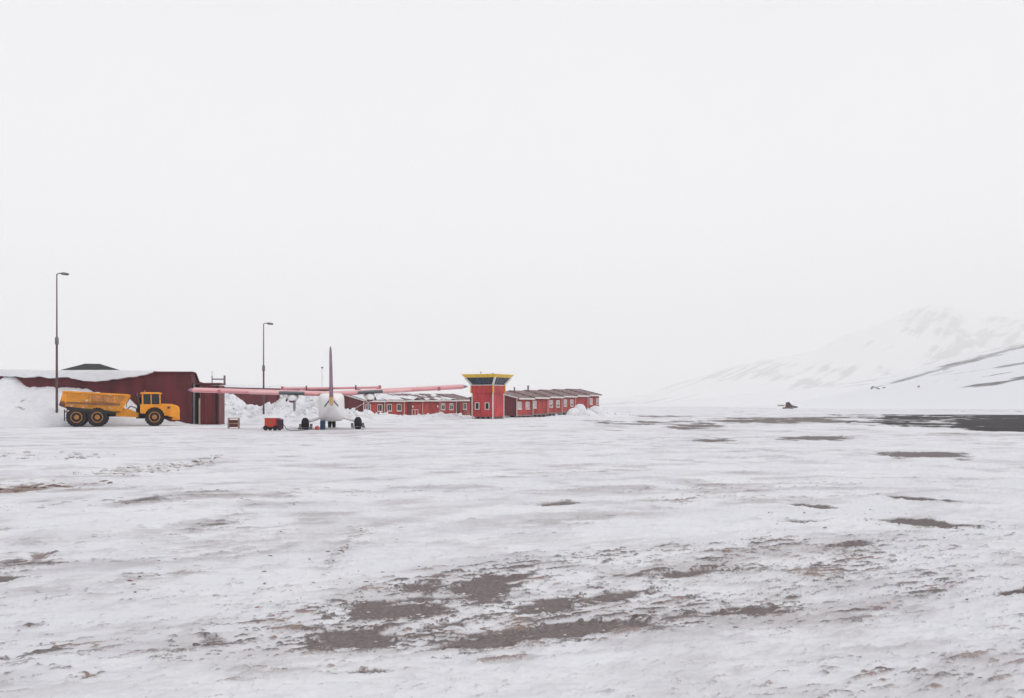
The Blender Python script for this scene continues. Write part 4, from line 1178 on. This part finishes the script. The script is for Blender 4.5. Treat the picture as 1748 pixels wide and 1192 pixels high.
p = ground_at(467, 735)
gp = empty('ground_power_unit', p, R(-14)); tag(gp, 'small red wheeled ground power cart beside the aircraft', 'power cart')
MB().box(-.50, .36, -.34, .34, .24, .80).build('housing', M['gpu'], gp, bevel=.03)
MB().box(.363, .58, -.33, .33, .10, .76).build('end_panel', M['gpudark'], gp, bevel=.04)
MB().box(-.53, .40, -.36, .36, .803, .83).build('lid', M['gpu'], gp)
MB().box(-.12, .06, -.355, -.343, .46, .62).build('dial_plate', M['rim'], gp)
for x, y in ((-.42, -.32), (.28, -.32), (-.42, .32), (.28, .32)):
    w_ = MB().lathe((x, y - .08, .17), (0, 1, 0), [(0, .09), (.02, .15), (.05, .17), (.11, .17), (.14, .15), (.16, .09)], 18).build('wheel', M['rubber'], gp, smooth=True)
MB().box(-.50, .34, -.28, .28, .16, .237).build('axle_frame', M['chassis'], gp)
MB().cyl((-.5, 0, .3), (-.95, .1, .12), .02, n=6).build('tow_bar', M['chassis'], gp)

pts = [ground_at(481, 735) + Vector((0, .05, .52)), ground_at(484, 735) + Vector((0, 0, .40)), ground_at(489, 735.5) + Vector((0, 0, .12)), ground_at(496, 736) + Vector((0, 0, .03)), ground_at(508, 736) + Vector((0, .3, .03)), ground_at(520, 735) + Vector((0, .5, .03)), ground_at(533, 733.5) + Vector((0, .6, .03)), ground_at(546, 732) + Vector((0, .6, .06))]
o = MB().tube(pts, .022, 6).build('power_cable', M['cable'], None)
tag(o, 'thin black cable running over the snow from the red power cart', 'cable')

p = ground_at(399, 731.5)
cr = empty('equipment_crate', p, R(12)); tag(cr, 'small brown crate with pale corner posts on the snow before the hangar', 'crate')
MB().box(-.30, .30, -.26, .26, .10, .62).build('panel', M['rust'], cr)
for x in (-.36, .36):
    for y in (-.30, .30):
        MB().box(x - .05, x + .05, y - .05, y + .05, 0, .72).build('post', M['timber'], cr)
MB().box(-.40, .40, -.34, .34, .723, .78).build('lid', M['timber'], cr)
MB().box(-.31, .31, -.29, -.263, .32, .40).build('slat', M['timber'], cr)

p = ground_at(551, 733.5)
br = empty('steel_drum', p); tag(br, 'dark blue drum standing on the snow under the aircraft', 'drum')
MB().lathe((0, 0, 0), (0, 0, 1), [(.0, .17), (.03, .19), (.2, .185), (.22, .20), (.24, .185), (.42, .185), (.44, .20), (.46, .185), (.60, .19), (.63, .17)], 22).build('shell', M['blue'], br, smooth=True)
MB().cyl((.08, 0, .631), (.08, 0, .66), .03, n=10).build('bung', M['steel'], br)

p = ground_at(541, 734)
fe = empty('fuel_canister', p); tag(fe, 'small dark red canister on the snow left of the blue drum', 'canister')
MB().rings([[(.12 * a, .08 * b_, z) for a, b_ in ((-1, -1), (1, -1), (1, 1), (-1, 1))] for z in (0, .22)]).build('body', M['gpu'], fe, bevel=.02)
MB().box(-.08, .08, -.015, .015, .24, .29).build('handle', M['gpu'], fe)
MB().cyl((.07, 0, .2), (.10, 0, .28), .025, n=8).build('spout', M['chassis'], fe)

# ------------------------------------------------------------------ far things on the right
p = px(1346, 702, 300); p.z = 0
sc_ = empty('snow_plough', p, R(-8)); tag(sc_, 'small dark red machine half buried in snow beyond the runway', 'snow machine')
MB().prism([(-.9, 1.2), (-.7, 2.7), (.15, 2.8), (.5, 2.35), (.9, 1.9), (.9, 1.2)], -.8, .8, 'y').build('cabin', M['rust'], sc_, bevel=.05)
MB().prism([(-.55, 1.95), (-.5, 2.5), (.1, 2.55), (.4, 2.0)], -.83, -.803, 'y').build('side_window', M['pane'], sc_)
MB().prism([(.91, 1.2), (.91, 1.88), (2.3, 1.45), (2.3, 1.2)], -.7, .7, 'y').build('hood', M['steel'], sc_)
MB().prism([(1.7, 1.15), (2.32, 1.5), (2.75, 1.25), (2.1, 1.0)], -.9, .9, 'y').build('nose', M['chassis'], sc_)
MB().box(-3.2, -1.2, -.35, .35, 1.55, 1.95).build('boom', M['timber'], sc_)
MB().prism([(-1.6, 1.2), (-.6, 1.2), (-1.2, .0), (-2.0, -.1)], -.6, .6, 'y').build('support', M['steel'], sc_)
MB().box(-1.4, 2.0, -1.1, 1.1, 1.0, 1.2).build('deck', M['steel'], sc_)
MB().rings([[(3.3 * w * math.cos(a), 2.6 * w * math.sin(a) + .9, z) for a in [2 * math.pi * i / 20 for i in range(20)]] for w, z in ((1.25, -.15), (.95, .35), (.6, .8), (.2, 1.05))]).build('snow_mound', M['snow'], sc_, smooth=True)


def hill_z(X, Y):
    return float(near_hill(np.array([X]), np.array([Y]), None, None)[0])


def on_hill(x, y):
    best = None
    for Y in np.arange(260 * SN, 800 * SN, 6.0):
        X = (x - 874) / F * Y
        d = abs(693 - F * (hill_z(X, Y) - EYE) / Y - y)
        if best is None or d < best[0]: best = (d, X, Y)
    return Vector((best[1], best[2], hill_z(best[1], best[2])))


p = on_hill(1500, 665)
ro = empty('rock_outcrop', p); tag(ro, 'grey rock outcrop showing through the snowy hillside', 'rocks')
sc1 = p.y / F
def rock(x0, x1, z0_, z1_, tilt):
    r = []
    for i in range(7):
        t = i / 6; x = (x0 + (x1 - x0) * t) * sc1; w = (.25 + math.sin(math.pi * t)) * 1.0
        zc = (z0_ + (z1_ - z0_) * t) * sc1
        r.append([(x + random.uniform(-.2, .2), w * 2 * math.cos(a) * random.uniform(.8, 1.2), zc + 1.6 * w * tilt * math.sin(a) * random.uniform(.7, 1.2)) for a in [2 * math.pi * k / 8 for k in range(8)]])
    return MB().rings(r).build('rock', M['boulder'], ro)
rock(-14, -8, 1.0, 5.0, .9); rock(-8, 4, 4.5, -.5, .45); rock(5, 12, -1.2, 3.2, 1.2); rock(-13, 9, -4.2, -2.5, .35); rock(-2, 4, -1.0, -1.6, .6)
p = on_hill(1568, 662)
mk = empty('marker_board', p); tag(mk, 'tiny red marker board on the snowy slope right of the grey rocks', 'marker')
MB().box(-1.3, 1.3, -.06, .06, .5, 2.3).build('board', M['orange'], mk)
for x in (-.8, .8):
    MB().box(x - .06, x + .06, .063, .15, -.3, 1.6).build('post', M['timber'], mk)

# ------------------------------------------------------------------ loose clods along the plough ridges
def clods(name, spots, mat_, seed, label):
    rnd = random.Random(seed)
    base = [(0, 0, 1), (.9, 0, .2), (.28, .85, .2), (-.72, .53, .2), (-.72, -.53, .2), (.28, -.85, .2), (.5, .36, -.5), (-.2, .6, -.5), (-.6, 0, -.5), (-.2, -.6, -.5), (.5, -.36, -.5)]
    fc = [(0, 1, 2), (0, 2, 3), (0, 3, 4), (0, 4, 5), (0, 5, 1), (1, 6, 2), (2, 7, 3), (3, 8, 4), (4, 9, 5), (5, 10, 1), (2, 6, 7), (3, 7, 8), (4, 8, 9), (5, 9, 10), (1, 10, 6)]
    m = MB()
    for (x1, y1, x2, y2, spread, n, s0, s1) in spots:
        for _ in range(n):
            t = rnd.random()
            q = ground_px(x1 + (x2 - x1) * t, y1 + (y2 - y1) * t + rnd.gauss(0, spread))
            s = s0 + (s1 - s0) * rnd.random() ** 2.5
            a = rnd.uniform(0, 6.28); ca, sa = math.cos(a), math.sin(a)
            st = rnd.uniform(1, 2.4)
            vs_ = []
            for bx, by, bz in base:
                j = rnd.uniform(.75, 1.25)
                X_, Y_ = bx * s * st * j, by * s * j
                vs_.append((q[0] + X_ * ca - Y_ * sa, q[1] + X_ * sa + Y_ * ca, .01 + bz * s * .45 * rnd.uniform(.8, 1.2)))
            m.add(vs_, fc)
    o = m.build(name, mat_)
    tag(o, label, kind='stuff')
    return o


clods('snow_clods', [(-30, 836, 380, 784, 4, 240, .02, .13), (-30, 780, 200, 775, 4, 60, .02, .13), (560, 1050, 1200, 1040, 30, 90, .004, .022), (350, 940, 700, 900, 22, 25, .01, .03),
                     (1200, 1000, 1700, 930, 50, 30, .006, .024), (1400, 880, 1748, 850, 18, 20, .01, .03)], M['clod'], 5,
      'loose clods of dirty snow strewn over the apron')
clods('earth_clods', [(-30, 838, 260, 818, 4, 45, .02, .10), (180, 824, 370, 785, 4, 25, .02, .07), (420, 1010, 1200, 1045, 30, 110, .003, .018), (200, 990, 500, 880, 22, 20, .006, .025),
                      (1180, 1030, 1700, 960, 40, 30, .004, .018), (560, 960, 620, 905, 6, 24, .008, .022), (1300, 900, 1700, 870, 14, 30, .008, .028)], M['earth'], 9,
      'loose brown earth clods and gravel strewn over the snow')

def blocks(name, fun, area, n, s0, s1, seed, label, thr=.25):
    rnd = np.random.RandomState(seed)
    X = rnd.uniform(area[0], area[1], n); Y = rnd.uniform(area[2], area[3], n)
    Z = fun(X, Y, None, None)
    m = MB()
    for x, y, z in zip(X, Y, Z):
        if z < thr: continue
        q = s0 + (s1 - s0) * rnd.rand() ** 2.2
        e3 = Matrix.Rotation(rnd.uniform(0, 6.3), 3, 'Z') @ Matrix.Rotation(rnd.uniform(-.6, .6), 3, 'X') @ Matrix.Rotation(rnd.uniform(-.6, .6), 3, 'Y')
        d = [q * rnd.uniform(.6, 1.3), q * rnd.uniform(.5, 1.0), q * rnd.uniform(.4, .8)]
        vs_ = []
        for sx in (-1, 1):
            for sy in (-1, 1):
                for sz in (-1, 1):
                    p = e3 @ Vector((sx * d[0] * rnd.uniform(.7, 1.1), sy * d[1] * rnd.uniform(.7, 1.1), sz * d[2] * rnd.uniform(.7, 1.1)))
                    vs_.append((x + p.x, y + p.y, z + p.z + d[2] * .3))
        m.add(vs_, [(0, 1, 3, 2), (4, 6, 7, 5), (0, 4, 5, 1), (2, 3, 7, 6), (0, 2, 6, 4), (1, 5, 7, 3)])
    tag(m.build(name, M['snow']), label, kind='stuff')


blocks('snow_blocks', centre_heaps, (-40, -15, 96, 131), 1500, .10, .42, 3, 'broken blocks of hard snow on the ploughed heaps', .5)
blocks('snow_blocks', row_bank, (-24, 20, 122, 152), 1400, .07, .30, 4, 'broken snow blocks along the bank before the red rows', .2)

# ------------------------------------------------------------------ haze: one closed box of even, thin air
hz, nt, p_ = nt_new('haze_air')
nt.nodes.remove(p_)
pv = nt.nodes.new('ShaderNodeVolumePrincipled')
pv.inputs['Color'].default_value = (0.992, 0.989, 0.985, 1)
pv.inputs['Density'].default_value = 0.00024
pv.inputs['Anisotropy'].default_value = 0.0
nt.links.new(pv.outputs[0], nt.nodes['Material Output'].inputs['Volume'])
o = MB().box(-13500, 13500, -13000, 14000, -12, 1350).build('haze', hz)
tag(o, 'pale even snow haze filling the air', kind='stuff')
